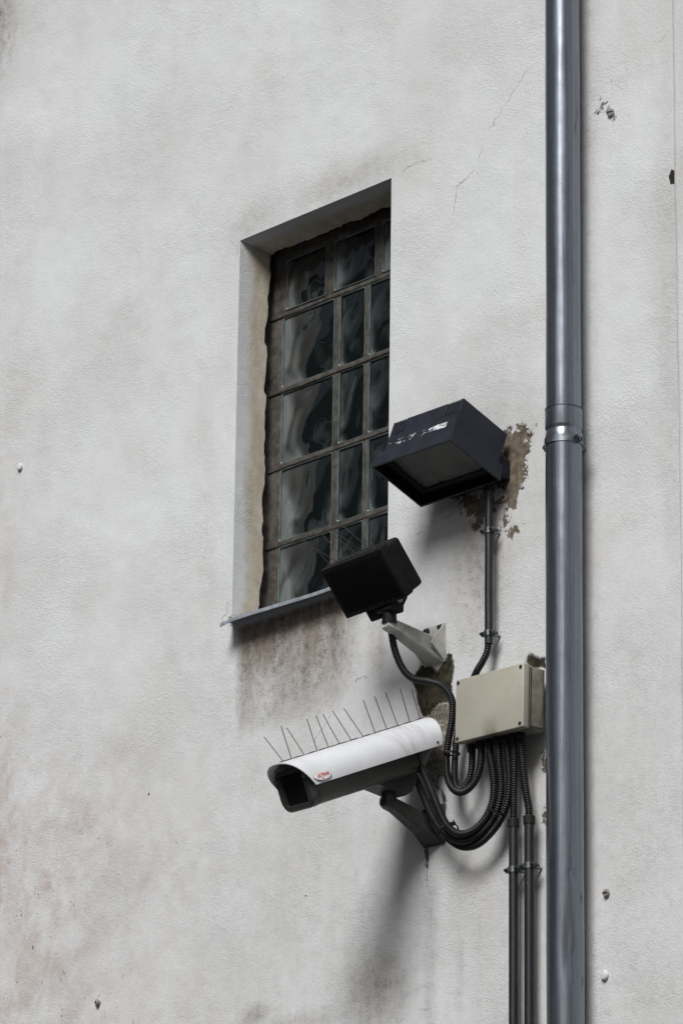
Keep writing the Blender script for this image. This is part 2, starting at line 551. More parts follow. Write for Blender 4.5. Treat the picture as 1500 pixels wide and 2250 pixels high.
def thing(name, loc, label, cat, group=None):
    e = bpy.data.objects.new(name, None)
    e.empty_display_size = 0.1
    e.location = loc
    COL.objects.link(e)
    return tag(e, label, cat, group)


def rel(e):
    """matrix taking world coordinates into the frame of an unrotated Empty"""
    return Matrix.Translation(-Vector(e.location))


def spline(pts, step):
    """centripetal-ish Catmull-Rom through pts, resampled at an even step"""
    P = [Vector(p) for p in pts]
    P = [P[0] * 2 - P[1]] + P + [P[-1] * 2 - P[-2]]
    fine = []
    for i in range(1, len(P) - 2):
        for k in range(24):
            t = k / 24
            fine.append(0.5 * ((2 * P[i]) + (P[i + 1] - P[i - 1]) * t + (2 * P[i - 1] - 5 * P[i] + 4 * P[i + 1] - P[i + 2]) * t * t
                               + (3 * P[i] - P[i - 1] - 3 * P[i + 1] + P[i + 2]) * t ** 3))
    fine.append(P[-2])
    out = [fine[0]]
    acc = 0.0
    for a, b in zip(fine, fine[1:]):
        L = (b - a).length
        while acc + L >= step:
            f = (step - acc) / L
            a = a.lerp(b, f)
            out.append(a.copy())
            L = (b - a).length
            acc = 0.0
        acc += L
    return out


def lattice_noise(x, z, cell, seed):
    """smooth value noise on arrays, -1..1"""
    g = np.random.default_rng(seed).uniform(-1, 1, (256, 256))
    u, v = x / cell + 300.0, z / cell + 300.0
    i, j = np.floor(u).astype(int), np.floor(v).astype(int)
    fu, fv = u - i, v - j
    fu, fv = fu * fu * (3 - 2 * fu), fv * fv * (3 - 2 * fv)
    i0, i1, j0, j1 = i % 256, (i + 1) % 256, j % 256, (j + 1) % 256
    return (g[i0, j0] * (1 - fu) + g[i1, j0] * fu) * (1 - fv) + (g[i0, j1] * (1 - fu) + g[i1, j1] * fu) * fv


def undulate(x, z):
    return 0.0022 * lattice_noise(x, z, 0.33, 1) + 0.0011 * lattice_noise(x, z, 0.11, 2) + 0.0005 * lattice_noise(x, z, 0.035, 3)


# ------------------------------------------------------------------ signed distances for wear on the plaster
def poly_sd(x, z, poly):
    """signed distance to a polygon, positive inside"""
    P = np.array(poly)
    d = np.full(x.shape, 9.0)
    inside = np.zeros(x.shape, bool)
    for (ax, az), (bx, bz) in zip(P, np.roll(P, -1, axis=0)):
        ex, ez = bx - ax, bz - az
        t = np.clip(((x - ax) * ex + (z - az) * ez) / (ex * ex + ez * ez), 0, 1)
        d = np.minimum(d, np.hypot(x - ax - t * ex, z - az - t * ez))
        with np.errstate(divide='ignore', invalid='ignore'):
            c = ((az > z) != (bz > z)) & (x < (bx - ax) * (z - az) / (bz - az) + ax)
        inside ^= c
    return np.where(inside, d, -d)


def line_sd(x, z, pts):
    """side-signed distance to a polyline, 0.05 away from it"""
    best = np.full(x.shape, 0.05)
    for (ax, az), (bx, bz) in zip(pts, pts[1:]):
        ex, ez = bx - ax, bz - az
        L = math.hypot(ex, ez)
        t = ((x - ax) * ex + (z - az) * ez) / (L * L)
        s = ((x - ax) * ez - (z - az) * ex) / L
        ok = (t > -0.03) & (t < 1.03) & (np.abs(s) < np.abs(best))
        best = np.where(ok, s, best)
    return best


def blob(x, z, cx, cz, rx, rz):
    return np.exp(-(((x - cx) / rx) ** 2 + ((z - cz) / rz) ** 2))


# ================================================================== the building
XL, XR, ZB, ZT = -0.381, 0.159, 4.690, 5.656        # window opening in the wall face
building = thing('plastered_building', (0, 0, 0), 'off-white plastered building wall with a glass-block window and dirt stains', 'building')


def lines(a, b, step, extra, coarse):
    n = int(round((b - a) / step))
    v = list(np.linspace(a, b, n + 1))
    for e in extra:
        k = int(np.argmin([abs(q - e) for q in v]))
        v[k] = e
    return np.array(sorted(set(v) | set(coarse)))


gx = lines(-1.55, 1.10, 0.0055, [XL, XR], [-14, -9, -6, -4, -3, -2.2, -1.8])
gz = lines(3.35, 6.85, 0.0055, [ZB, ZT], [-0.3, 1, 2, 2.7, 3.1, 7.2, 7.8, 8.6, 9.5])
X, Z = np.meshgrid(gx, gz, indexing='ij')
xx, zz = X.ravel(), Z.ravel()
fade = np.clip((np.minimum.reduce([xx - XL + 0, xx * 0 + 9]) * 0 + 1), 0, 1)
inwin = np.maximum(np.maximum(XL - xx, xx - XR), np.maximum(ZB - zz, zz - ZT))
yy = undulate(xx, zz) * np.clip(inwin / 0.02, 0.15, 1)
nx, nz = len(gx), len(gz)
I = np.arange(nx * nz).reshape(nx, nz)
quads = np.stack([I[:-1, :-1], I[1:, :-1], I[1:, 1:], I[:-1, 1:]], -1).reshape(-1, 4)
cxm = ((X[:-1, :-1] + X[1:, 1:]) / 2).ravel()
czm = ((Z[:-1, :-1] + Z[1:, 1:]) / 2).ravel()
quads = quads[~((cxm > XL) & (cxm < XR) & (czm > ZB) & (czm < ZT))]
me = bpy.data.meshes.new('wall')
me.vertices.add(nx * nz)
me.vertices.foreach_set('co', np.stack([xx, yy, zz], -1).astype(np.float32).ravel())
me.loops.add(quads.size)
me.loops.foreach_set('vertex_index', quads.astype(np.int32).ravel())
me.polygons.add(len(quads))
me.polygons.foreach_set('loop_start', np.arange(0, quads.size, 4, dtype=np.int32))
me.update(calc_edges=True)
me.polygons.foreach_set('use_smooth', np.ones(len(quads), bool))

peel = np.full(xx.shape, -0.2)
for P in (
    [(0.528, 4.9), (0.546, 4.922), (0.569, 4.933), (0.601, 4.919), (0.624, 4.902), (0.621, 4.866), (0.611, 4.82), (0.6, 4.788), (0.589, 4.756), (0.577, 4.734), (0.554, 4.737), (0.54, 4.754), (0.525, 4.768), (0.52, 4.8), (0.528, 4.83)],
    [(0.386, 4.807), (0.411, 4.809), (0.455, 4.807), (0.496, 4.795), (0.525, 4.766), (0.517, 4.741), (0.488, 4.732), (0.464, 4.727), (0.447, 4.712), (0.435, 4.745), (0.406, 4.765), (0.4, 4.784)],
    [(0.526, 4.694), (0.537, 4.723), (0.554, 4.725), (0.557, 4.703), (0.577, 4.694), (0.595, 4.683), (0.586, 4.675), (0.557, 4.677), (0.537, 4.674)],
    [(0.85, 5.62), (0.873, 5.619), (0.887, 5.599), (0.889, 5.581), (0.87, 5.576), (0.856, 5.596)],
    [(0.827, 5.612), (0.844, 5.615), (0.85, 5.598), (0.833, 5.597)],
    [(0.651, 4.154), (0.667, 4.156), (0.667, 4.12), (0.656, 4.122)],
    [(0.65, 4.027), (0.667, 4.029), (0.667, 3.999), (0.653, 3.999)],
):
    peel = np.maximum(peel, poly_sd(xx, zz, P))
# loose flakes round the big bare patch and beside the downpipe: nearly peeled
peel = np.maximum(peel, -0.0175 + 0.0055 * blob(xx, zz, 0.59, 4.93, 0.05, 0.05) - 0.6 * np.maximum(0, np.hypot(xx - 0.60, (zz - 4.90) * 0.7) - 0.055))
peel = np.maximum(peel, -0.0165 - 0.6 * np.maximum(0, np.hypot((xx - 0.803) * 3, (zz - 5.672)) - 0.04))
peel = np.maximum(peel, -0.0190 - 0.6 * np.maximum(0, np.hypot((xx - 0.63), (zz - 4.80) * 0.5) - 0.02))
moss_shade = np.full(xx.shape, -0.2)
for P in (
    [(0.245, 4.422), (0.263, 4.436), (0.281, 4.443), (0.29, 4.457), (0.325, 4.418), (0.361, 4.451), (0.381, 4.444), (0.384, 4.4), (0.379, 4.354), (0.363, 4.331), (0.329, 4.326), (0.297, 4.307), (0.279, 4.305), (0.264, 4.335), (0.255, 4.369), (0.24, 4.399)],
    [(0.607, 4.391), (0.617, 4.397), (0.671, 4.373), (0.678, 4.338), (0.614, 4.356), (0.597, 4.372)],
    [(0.282, 4.02), (0.307, 4.019), (0.308, 3.972), (0.298, 3.912), (0.289, 3.965)],
    [(0.331, 4.149), (0.364, 4.122), (0.365, 4.075), (0.34, 4.101)],
    [(0.623, 4.09), (0.639, 4.103), (0.639, 4.093), (0.625, 4.083)],
):
    moss_shade = np.maximum(moss_shade, poly_sd(xx, zz, P))
moss_shade = np.maximum(moss_shade, -0.0075 - 0.5 * np.maximum(0, np.hypot((xx - 0.29) * 4, (zz - 3.86) * 0.6) - 0.05))
rough = np.full(xx.shape, -0.2)
for P in (
    [(0.282, 4.332), (0.326, 4.338), (0.385, 4.332), (0.393, 4.267), (0.371, 4.209), (0.345, 4.172), (0.331, 4.133), (0.321, 4.146), (0.291, 4.193), (0.283, 4.247)],
):
    rough = np.maximum(rough, poly_sd(xx, zz, P))
crack = np.full(xx.shape, 0.05)
for L in (
    [(0.616, 5.788), (0.541, 5.721), (0.467, 5.642), (0.444, 5.593), (0.384, 5.566), (0.369, 5.502)],
    [(0.165, 5.657), (0.191, 5.654), (0.222, 5.666), (0.299, 5.658)],
    [(0.069, 4.472), (0.016, 4.451), (0.006, 4.41), (-0.029, 4.379), (-0.083, 4.33)],
    [(0.054, 4.445), (0.085, 4.447), (0.118, 4.453)],
    [(0.202, 3.632), (0.253, 3.649), (0.303, 3.649)],
    [(0.868, 5.716), (0.876, 5.692), (0.883, 5.662)],
    [(1.02, 5.71), (1.052, 5.731), (1.066, 5.727)],
    [(0.304, 4.77), (0.36, 4.77), (0.382, 4.771)],
    [(0.25, 4.75), (0.275, 4.752)],
    [(-0.40, 4.74), (-0.405, 4.71), (-0.43, 4.69)],
    [(-0.40, 5.62), (-0.385, 5.632)],
):
    s = line_sd(xx, zz, L)
    crack = np.where(np.abs(s) < np.abs(crack), s, crack)
hole = np.full(xx.shape, -0.05)
for hx, hz, hr in ((-0.101, 3.97, .004), (-0.564, 4.181, .003), (-0.671, 4.318, .0035), (-0.79, 4.27, .002), (-0.66, 4.09, .002), (-0.59, 4.32, .002), (-0.78, 4.16, .002)):
    hole = np.maximum(hole, hr - np.hypot(xx - hx, (zz - hz)))
hole = np.maximum(hole, poly_sd(xx, zz, [(1.052, 5.384), (1.063, 5.402), (1.078, 5.38), (1.076, 5.363), (1.058, 5.365)]))

grime_shade = 0 * xx
# below the metal sill: wide, hard left edge, fading downwards
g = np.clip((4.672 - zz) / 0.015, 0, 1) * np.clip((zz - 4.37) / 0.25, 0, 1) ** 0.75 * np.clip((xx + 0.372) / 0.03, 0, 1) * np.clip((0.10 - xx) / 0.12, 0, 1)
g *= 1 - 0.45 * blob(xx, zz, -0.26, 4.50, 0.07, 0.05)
grime_shade = np.maximum(grime_shade, 1.7 * g)
grime_shade = np.maximum(grime_shade, 0.55 * blob(xx, zz, 0.13, 4.53, 0.04, 0.13))
grime_shade = np.maximum(grime_shade, 0.50 * blob(xx, zz, 0.02, 5.70, 0.16, 0.045))
grime_shade = np.maximum(grime_shade, 0.32 * blob(xx, zz, -0.33, 5.69, 0.09, 0.05))
grime_shade = np.maximum(grime_shade, 0.85 * blob(xx, zz, 0.14, 3.72, 0.12, 0.10))
grime_shade = np.maximum(grime_shade, 0.65 * blob(xx, zz, -0.12, 3.68, 0.15, 0.035))
grime_shade = np.maximum(grime_shade, 0.8 * blob(xx, zz, -0.27, 3.72, 0.06, 0.035))
grime_shade = np.maximum(grime_shade, 0.55 * np.clip((4.0 - zz) / 0.1, 0, 1) * blob(xx, zz, 0.31, 3.8, 0.03, 0.35))
grime_shade = np.maximum(grime_shade, 0.40 * np.clip((4.0 - zz) / 0.1, 0, 1) * blob(xx, zz, 0.40, 3.72, 0.025, 0.16))
grime_shade = np.maximum(grime_shade, 0.36 * np.exp(-((xx - 0.80) / 0.035) ** 2))
grime_shade = np.maximum(grime_shade, 0.45 * blob(xx, zz, 0.45, 4.85, 0.2, 0.2))
grime_shade = np.maximum(grime_shade, 0.85 * blob(xx, zz, 0.46, 4.62, 0.10, 0.16))  # floodlight's soft shadow round the conduit, painted into the wall
grime_shade = np.maximum(grime_shade, 1.1 * blob(xx, zz, -1.41, 6.62, 0.11, 0.22))
grime_shade = np.maximum(grime_shade, 0.3 * blob(xx, zz, 1.05, 5.0, 0.05, 0.7))  # corner shade beside the pilaster, put into the wall colour
grime_shade = np.maximum(grime_shade, 0.22 * np.clip((5.1 - zz) / 1.2, 0, 1) * np.clip((xx + 1.0) / 0.8, 0.4, 1))  # fall-off of light down the wall, painted as broad darkening
pink = np.clip((-0.35 - xx) / 0.7, 0, 1) * np.clip((4.75 - zz) / 0.6, 0, 1)
pink = np.maximum(pink, 0.75 * blob(xx, zz, -0.66, 4.10, 0.22, 0.05))
pink = np.maximum(pink, 1.3 * blob(xx, zz, -1.24, 4.30, 0.10, 0.35))
pink = np.maximum(pink, 0.9 * blob(xx, zz, -0.95, 4.30, 0.25, 0.12))
pink = np.maximum(pink, 0.5 * blob(xx, zz, -1.26, 5.2, 0.06, 0.5))
for nm, a in (('peel', peel), ('moss_shade', moss_shade), ('rough', rough), ('crack', crack), ('hole', hole), ('grime_shade', grime_shade), ('pink', pink)):
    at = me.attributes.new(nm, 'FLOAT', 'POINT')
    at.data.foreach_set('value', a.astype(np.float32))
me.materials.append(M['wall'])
wall = bpy.data.objects.new('wall', me)
COL.objects.link(wall)
wall.parent = building
wall['label'] = 'off-white rough plaster wall with brown flaked patches and grey stains'

# pilaster standing slightly proud at the right end
m = MB()
PX = 1.097
prof = [(PX, 0.06), (PX, -0.024), (PX + 0.0012, -0.0285), (PX + 0.005, -0.031), (PX + 0.012, -0.032), (1.9, -0.032), (1.9, 0.06)]
rings = []
zs = [-0.3, 3.0] + list(np.linspace(3.3, 6.3, 260)) + [6.6, 9.5]
for k, z in enumerate(zs):
    jx = 0.0022 * math.sin(z * 3.1) + 0.0008 * math.sin(z * 17.3) + (random.uniform(-.0006, .0006))
    rings.append([(x + (jx if i < 5 else 0), y, z) for i, (x, y) in enumerate(prof)])
m.loft(rings, cap=True)
m.build('pilaster', 'plain_plaster', building, sharp=60)
# the wall carries on beyond the pilaster
m = MB()
m.box(1.9, 14, 0.0, 0.3, -0.3, 9.5)
m.build('wall', 'plain_plaster', building)
m = MB()
m.box(-14, 14, 0.35, 6.0, -0.3, 9.6)
m.build('building_core', 'plain_plaster', building)

# window reveal: four plastered cheeks with ragged inner edges
DEPTH = 0.10
m = MB()


def cheek(p_out, p_in, n, m_, jag, seed, axis):
    """strip grid from the wall face to the ragged inner edge"""
    rs = np.random.default_rng(seed)
    k = 9
    rows = []
    ph = rs.uniform(0, 6, 4)
    chew = 0.0
    for i in range(n + 1):
        t = i / n
        a = Vector(p_out[0]).lerp(Vector(p_out[1]), t)
        b = Vector(p_in[0]).lerp(Vector(p_in[1]), t)
        if rs.random() < 0.12:
            chew = rs.uniform(0, jag)
        chew_t = chew * 0.8 + 0.2 * rs.uniform(0, jag * 0.6)
        chew = chew_t
        d = (b - a)
        sm = chew if i == 0 else sm * 0.55 + chew * 0.45
        e = 1 - sm / DEPTH
        row = []
        for j in range(k + 1):
            s = j / k * e
            q = a + d * s
            w = 0.0012 * math.sin(9 * t * 6.28 + ph[0] + 5 * s) * s + 0.0008 * math.sin(23 * t * 6.28 + ph[1] + 9 * s) * s
            if axis == 'x':
                q.x += w
            else:
                q.z += w
            row.append(q)
        # a lip turned back so that the broken edge has thickness
        back = row[-1].copy()
        back[0 if axis == 'x' else 2] += (-0.012 if m_ else 0.012)
        row.append(back)
        rows.append(row)
    R = [[m.bm.verts.new(q) for q in row] for row in rows]
    for A, B in zip(R, R[1:]):
        for j in range(len(A) - 1):
            m.bm.faces.new((A[j], A[j + 1], B[j + 1], B[j]))


cheek(((XL, 0.0, 4.68), (XL, 0.0, ZT)), ((-0.380, DEPTH, 4.68), (-0.376, DEPTH, 5.643)), 160, True, 0.030, 3, 'x')
cheek(((XR, 0.0, 4.68), (XR, 0.0, ZT)), ((0.156, DEPTH, 4.68), (0.156, DEPTH, 5.643)), 60, False, 0.02, 4, 'x')
cheek(((XL, 0.0, ZT), (XR, 0.0, ZT)), ((-0.378, DEPTH, 5.643), (0.157, DEPTH, 5.638)), 90, False, 0.022, 6, 'z')
m.build('window_reveal', 'reveal', building, sharp=50)

# dark gap behind the reveal
m = MB()
m.box(-0.46, -0.3995, 0.06, 0.3, 4.6, 5.75)
m.box(0.175, 0.24, 0.06, 0.3, 4.6, 5.75)
m.box(-0.46, 0.24, 0.06, 0.3, 5.662, 5.75)
m.build('window_rebate', 'joint', building)

# ------------------------------------------------------------------ glass-block window
YF = 0.116                                              # face of the joints
rows_z = [(4.756, 4.890), (4.902, 5.085), (5.098, 5.284), (5.298, 5.478), (5.497, 5.604)]
# z ranges are re-made below so that every row is evenly set
rowb = [4.704, 4.902, 5.098, 5.294, 5.490, 5.646]
cols = [(-0.355, -0.1655), (-0.1495, -0.0565), (-0.0445, 0.0485), (0.0605, 0.15)]
cols_top = [(-0.344, -0.199), (-0.171, -0.022), (-0.001, 0.15)]
cells = []
for r in range(5):
    z0, z1 = rowb[r], rowb[r + 1] - 0.0115
    for c in (cols if r < 4 else cols_top):
        if r < 4:
            cells.append((c[0] - 0.0015 * (4 - r) * 0 , c[1], z0, z1))
        else:
            cells.append((c[0], c[1], z0 + 0.004, 5.628))
# joints: slab with the cells punched out, built as bars between them
m = MB()
JB = 0.20
m.box(-0.415, -0.3565, YF + 0.004, JB, 4.60, 5.70, bevel=0.003)
for r in range(5):
    zt = rowb[r + 1]
    m.box(-0.40, 0.19, YF + random.uniform(-.001, .001), JB, zt - 0.0115, zt - 0.0005 if r < 4 else 5.72, bevel=0.002) if r < 4 else m.box(-0.41, 0.19, YF + .002, JB, 5.628, 5.72, bevel=0.002)
m.box(-0.41, 0.19, YF, JB, 4.58, 4.704, bevel=0.002)
for r in range(5):
    cc = cols if r < 4 else cols_top
    z0 = rowb[r] - 0.003
    z1 = rowb[r + 1] - 0.011 if r < 4 else 5.632
    for a, b in zip(cc, cc[1:]):
        m.box(a[1], b[0], YF + random.uniform(0.0015, .003), JB - 0.002, z0, z1, bevel=0.002)
    m.box(cc[-1][1], 0.185, YF + 0.0025, JB - 0.003, z0, z1, bevel=0.002)
    if r == 4:
        m.box(-0.37, -0.344, YF + 0.003, JB - 0.004, z0, z1, bevel=0.002)
bmesh.ops.subdivide_edges(m.bm, edges=[e for e in m.bm.edges if e.calc_length() > 0.05], cuts=10, use_grid_fill=True)
for v in m.bm.verts:
    if v.co.y < 0.13:
        v.co += Vector((random.uniform(-1, 1), random.uniform(-1, .4), random.uniform(-1, 1))) * 0.0011
window = m.build('window', 'joint', building, sharp=50)
window['label'] = 'dark glass-block window with brown dirty joints'


def block(x0, x1, z0, z1, seed):
    rs = np.random.default_rng(seed)
    m = MB()
    w, h = x1 - x0, z1 - z0
    cx, cz = (x0 + x1) / 2, (z0 + z1) / 2

    def ring(ix, iz, y, rcorner, n=5):
        pts = []
        hx, hz = w / 2 - ix, h / 2 - iz
        for sx, sz, a0 in ((1, 1, 0), (-1, 1, 90), (-1, -1, 180), (1, -1, 270)):
            for k in range(n):
                a = rad(a0 + 90 * k / (n - 1))
                pts.append(((hx - rcorner) * sx + rcorner * math.cos(a), y, (hz - rcorner) * sz + rcorner * math.sin(a)))
        return pts
    # pale rolled rim: out of the joint, over, and down onto the pane
    R = m.loft([ring(0, 0, 0.075, .003), ring(0, 0, 0.006, .003), ring(0.0008, .0008, 0.0015, .003), ring(0.0026, .0026, 0.0012, .004), ring(0.0042, .0042, 0.0045, .006)], cap=False, mi=1)
    # pane: gently swelling, rippled grid filling the last ring
    N = 18
    hx, hz = w / 2 - 0.0039, h / 2 - 0.0039
    ph = rs.uniform(0, 6.28, 6)
    V = []
    for i in range(N + 1):
        row = []
        for j in range(N + 1):
            u, v = i / N * 2 - 1, j / N * 2 - 1
            e = (1 - u ** 4) * (1 - v ** 4)
            y = 0.0062 - 0.0028 * e
            y += 0.0012 * e * (math.sin(3.0 * u + 2.0 * math.sin(2.2 * v + ph[0]) + ph[1]) + 0.7 * math.sin(4.1 * v + 2.4 * math.sin(2.7 * u + ph[2]) + ph[3]))
            row.append(m.bm.verts.new((hx * u, y, hz * v)))
        V.append(row)
    for i in range(N):
        for j in range(N):
            m.bm.faces.new((V[i][j], V[i + 1][j], V[i + 1][j + 1], V[i][j + 1])).material_index = 0
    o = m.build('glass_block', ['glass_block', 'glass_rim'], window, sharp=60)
    o.location = (cx, YF + 0.001, cz)
    return o


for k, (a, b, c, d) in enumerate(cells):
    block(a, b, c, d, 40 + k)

# metal sill with a turned-down lip
m = MB()
pr_ = [(0.118, 4.712), (0.004, 4.684), (-0.043, 4.6715), (-0.0485, 4.670), (-0.0505, 4.667), (-0.0505, 4.6605), (-0.0492, 4.6605), (-0.0488, 4.666), (-0.042, 4.6685), (0.004, 4.681), (0.118, 4.709)]
rings = []
for k in range(41):
    t = k / 40
    x = -0.364 + t * 0.56
    bow = 0.0012 * math.sin(t * 9) + random.uniform(-.0003, .0003) - 0.0006 * t
    lift = 0.004 * max(0, 1 - k / 2.5)
    rings.append([(x - (0.0165 if (k == 0 and y > 0) else 0), y, z + bow - (lift if y < -0.045 else 0)) for y, z in pr_])
m.loft(rings, cap=True)
sill = m.build('window_sill', 'sill', building)
# crumbled mortar on the near end of the sill
m = MB()
rs = np.random.default_rng(5)
for k in range(26):
    t = rs.random()
    x = -0.381 + 0.022 * rs.random()
    y = -0.004 + t * 0.10
    z = 4.686 + y * 0.24 + 0.003
    s = rs.uniform(0.005, 0.012)
    r = bmesh.ops.create_icosphere(m.bm, subdivisions=1, radius=s)
    for v in r['verts']:
        v.co = v.co * rs.uniform(0.75, 1.2) + Vector((x, y, z))
m.build('crumbled_mortar', 'mortar_lump', building, flat=True)

# ================================================================== downpipe
PXC, PYC = 0.791, -0.066
pipe = thing('downpipe', (PXC, PYC, 0.0), 'tall weathered grey zinc downpipe with a clamped socket joint', 'downpipe')
TZ = rel(pipe)


def pipe_part(name, prof, dents=(), n=56):
    m = MB()
    m.revolve(prof, n=n)
    for v in m.bm.verts:
        for (ang, z0, dz, da, dep) in dents:
            a = math.atan2(v.co.y, v.co.x)
            da_ = (a - ang + math.pi) % (2 * math.pi) - math.pi
            k = math.exp(-(da_ / da) ** 2 - ((v.co.z - z0) / dz) ** 2)
            r = math.hypot(v.co.x, v.co.y)
            f = (r - dep * k) / r
            v.co.x *= f
            v.co.y *= f
    return m.build(name, 'zinc', pipe)


def zprof(r, z0, z1, n):
    return [(r + 0.0002 * math.sin(7 * z) + 0.00015 * math.sin(19 * z + 1), z) for z in np.linspace(z0, z1, n)]


up = [(0.0372, 4.87)] + zprof(0.0384, 4.885, 9.2, 120)
pipe_part('upper_pipe', up)
sock = [(0.0388, 4.8935), (0.0405, 4.8935), (0.0405, 4.853), (0.0400, 4.849), (0.0384, 4.846), (0.0384, 4.842), (0.0398, 4.838), (0.0398, 4.82)]
low = sock + [(r, z) for r, z in reversed(zprof(0.0398, 0.05, 4.80, 620))]
a_c = math.atan2(-0.67, 0.74)
pipe_part('lower_pipe', low, dents=((a_c + 0.35, 3.845, 0.009, 0.16, 0.0022), (a_c + 0.10, 3.69, 0.060, 0.30, 0.0040), (a_c + 0.55, 3.668, 0.022, 0.30, 0.0030)))
m = MB()
m.revolve([(0.0386, 4.8925), (0.0411, 4.8925), (0.0411, 4.8948), (0.0386, 4.8948)], n=56)
m.build('socket_gap_shade', 'bolt', pipe)  # thin dark ring drawing the shadow line at the socket mouth
# folded seam
m = MB()
sa = a_c - 0.62
for z0, z1, r in ((4.91, 9.2, 0.0386), (0.05, 4.80, 0.0399)):
    cx, cy = r * math.cos(sa), r * math.sin(sa)
    mt = Matrix.Translation((cx, cy, 0)) @ Matrix.Rotation(sa, 4, 'Z')
    m.box(-0.002, 0.0007, -0.0016, 0.0016, z0, z1, mat=mt)
m.build('seam', 'zinc', pipe)
# clamp
CZ = 4.818


def clamp(parent, cx, cy, cz, r, hgt, ear, T, tilt=0.0, wallstem=True, name='pipe_clamp', matn='steel'):
    m = MB()
    mt = Matrix.Translation((cx, cy, cz)) @ Matrix.Rotation(tilt, 4, 'Y')
    th = max(0.0014, r * 0.05)
    vs = [v for ring in m.revolve([(r, -hgt / 2), (r + th, -hgt / 2), (r + th, hgt / 2), (r, hgt / 2), (r, -hgt / 2)], n=40) for v in ring]
    for s in (-1, 1):
        vs += m.box(min(s * r, s * (r + ear)), max(s * r, s * (r + ear)), -0.0055, -0.003, -hgt * 0.48, hgt * 0.48, bevel=0.0006)
        vs += m.box(min(s * r, s * (r + ear)), max(s * r, s * (r + ear)), 0.002, 0.0045, -hgt * 0.48, hgt * 0.48, bevel=0.0006)
    if wallstem:
        R = m.cyl((0, r * 0.9, 0), (0, -cy + 0.01, 0), max(0.003, r * 0.12), n=10)
        vs += R[0] + R[1]
    bmesh.ops.transform(m.bm, matrix=mt, verts=list(set(vs)))
    c = m.build(name, matn, parent, mat=T)
    for s in (-1, 1):
        b = MB()
        bx = s * (r + ear * 0.58)
        br = min(hgt * 0.36, ear * 0.5)
        b.cyl((bx, -0.012 - br * 0.3, 0), (bx, 0.013, 0), br * 0.5, n=10)
        b.cyl((bx, -0.0056 - br, 0), (bx, -0.0056, 0), br, n=6)
        b.cyl((bx, 0.0046, 0), (bx, 0.0046 + br, 0), br, n=6)
        b.build('bolt', 'bolt', c, mat=T @ mt)
    return c


clamp(pipe, PXC, PYC, CZ, 0.0402, 0.016, 0.015, TZ)

# ================================================================== junction box
jb = thing('junction_box', (0.584, -0.056, 4.267), 'cream junction box with screwed lid above the bundle of hoses', 'junction box')
TJ = Matrix.Rotation(rad(1.1), 4, 'Y')
W2, H2 = 0.1055, 0.0715
m = MB()
m.box(-W2 + 0.002, W2 - 0.002, -0.012, 0.034, -H2 + 0.002, H2 - 0.002, bevel=0.004)
for sx in (-0.07, 0.07):
    for sz in (-0.04, 0.04):
        m.cyl((sx, 0.033, sz), (sx, 0.058, sz), 0.008, n=10)
m.build('box_body', 'boxbody', jb, mat=TJ)
m = MB()
m.box(-W2 + 0.004, W2 - 0.004, -0.0145, -0.0115, -H2 + 0.004, H2 - 0.004)
m.box(W2 - 0.0022, W2 - 0.0008, -0.010, -0.0085, -H2 + 0.004, H2 - 0.004)
m.box(W2 - 0.0022, W2 - 0.0008, 0.028, 0.0305, -H2 + 0.004, H2 - 0.004)
m.box(W2 - 0.0022, W2 - 0.0008, -0.010, 0.030, -H2 + 0.004, -H2 + 0.008)
m.build('gasket', 'gasket', jb, mat=TJ)
m = MB()
m.box(-W2, W2, -0.034, -0.0145, -H2, H2, bevel=0.003, seg=3)
m.build('box_lid', 'boxlid', jb, mat=TJ)
for sx in (-1, 1):
    for sz in (-1, 1):
        m = MB()
        px, pz = sx * (W2 - 0.0085), sz * (H2 - 0.0085)
        m.cyl((px, -0.0352, pz), (px, -0.033, pz), 0.0042, n=14)
        m.box(px - 0.0032, px + 0.0032, -0.0356, -0.0345, pz - 0.0006, pz + 0.0006)
        m.build('screw', 'bolt', jb, mat=TJ)
for k, gx_ in enumerate((0.491, 0.525, 0.552, 0.579, 0.598, 0.621, 0.644)):
    m = MB()
    px = gx_ - 0.584
    py = -0.0 if k in (1, 2, 3) else 0.005
    m.cyl((px, py, -H2 - 0.014), (px, py, -H2 + 0.006), 0.0095, n=12)
    m.cyl((px, py, -H2 - 0.006), (px, py, -H2 + 0.003), 0.0115, n=6)
    m.build('cable_gland', 'rubber', jb, mat=TJ)

# ================================================================== rigid conduits
def conduit_run(x0, x1, y, ztop, zbot, r, clamps, label):
    c = thing('conduit_pipe', (x0, y, zbot), label, 'conduit', 'dark rigid conduits on the wall')
    T = rel(c)
    m = MB()
    n = 40
    pts = [(x0 + (x1 - x0) * (1 - k / n) + 0.0003 * math.sin(k * .35), y, zbot + (ztop - zbot) * k / n) for k in range(n + 1)]
    m.tube(pts, lambda i: r, n=18)
    m.build('tube', 'conduit', c, mat=T)
    m = MB()
    m.revolve([(r * 0.9, ztop - 0.012), (r + 0.0018, ztop - 0.012), (r + 0.0022, ztop + 0.006), (r * 0.7, ztop + 0.008)], n=18, axis_pt=(x0, y))
    m.build('end_sleeve', 'rubber', c, mat=T)
    for cz in clamps:
        f = (cz - zbot) / (ztop - zbot)
        clamp(c, x0 + (x1 - x0) * (1 - f), y, cz, r + 0.0004, 0.0125, 0.0085, T, matn='clampsteel')
    return c


conduit_run(0.604, 0.610, -0.035, 4.008, 0.05, 0.0103, (3.902, 2.9, 1.9, 0.9), 'thinner dark conduit with clamp, farther from the downpipe, below the junction box')
conduit_run(0.652, 0.657, -0.035, 4.006, 0.05, 0.0110, (3.902, 2.9, 1.9, 0.9), 'scuffed dark conduit with clamp, next to the downpipe, below the junction box')
conduit_run(0.526, 0.5265, -0.035, 4.79, 4.425, 0.0092, (4.687, 4.449), 'short dark conduit running down from the floodlight with two clamps')

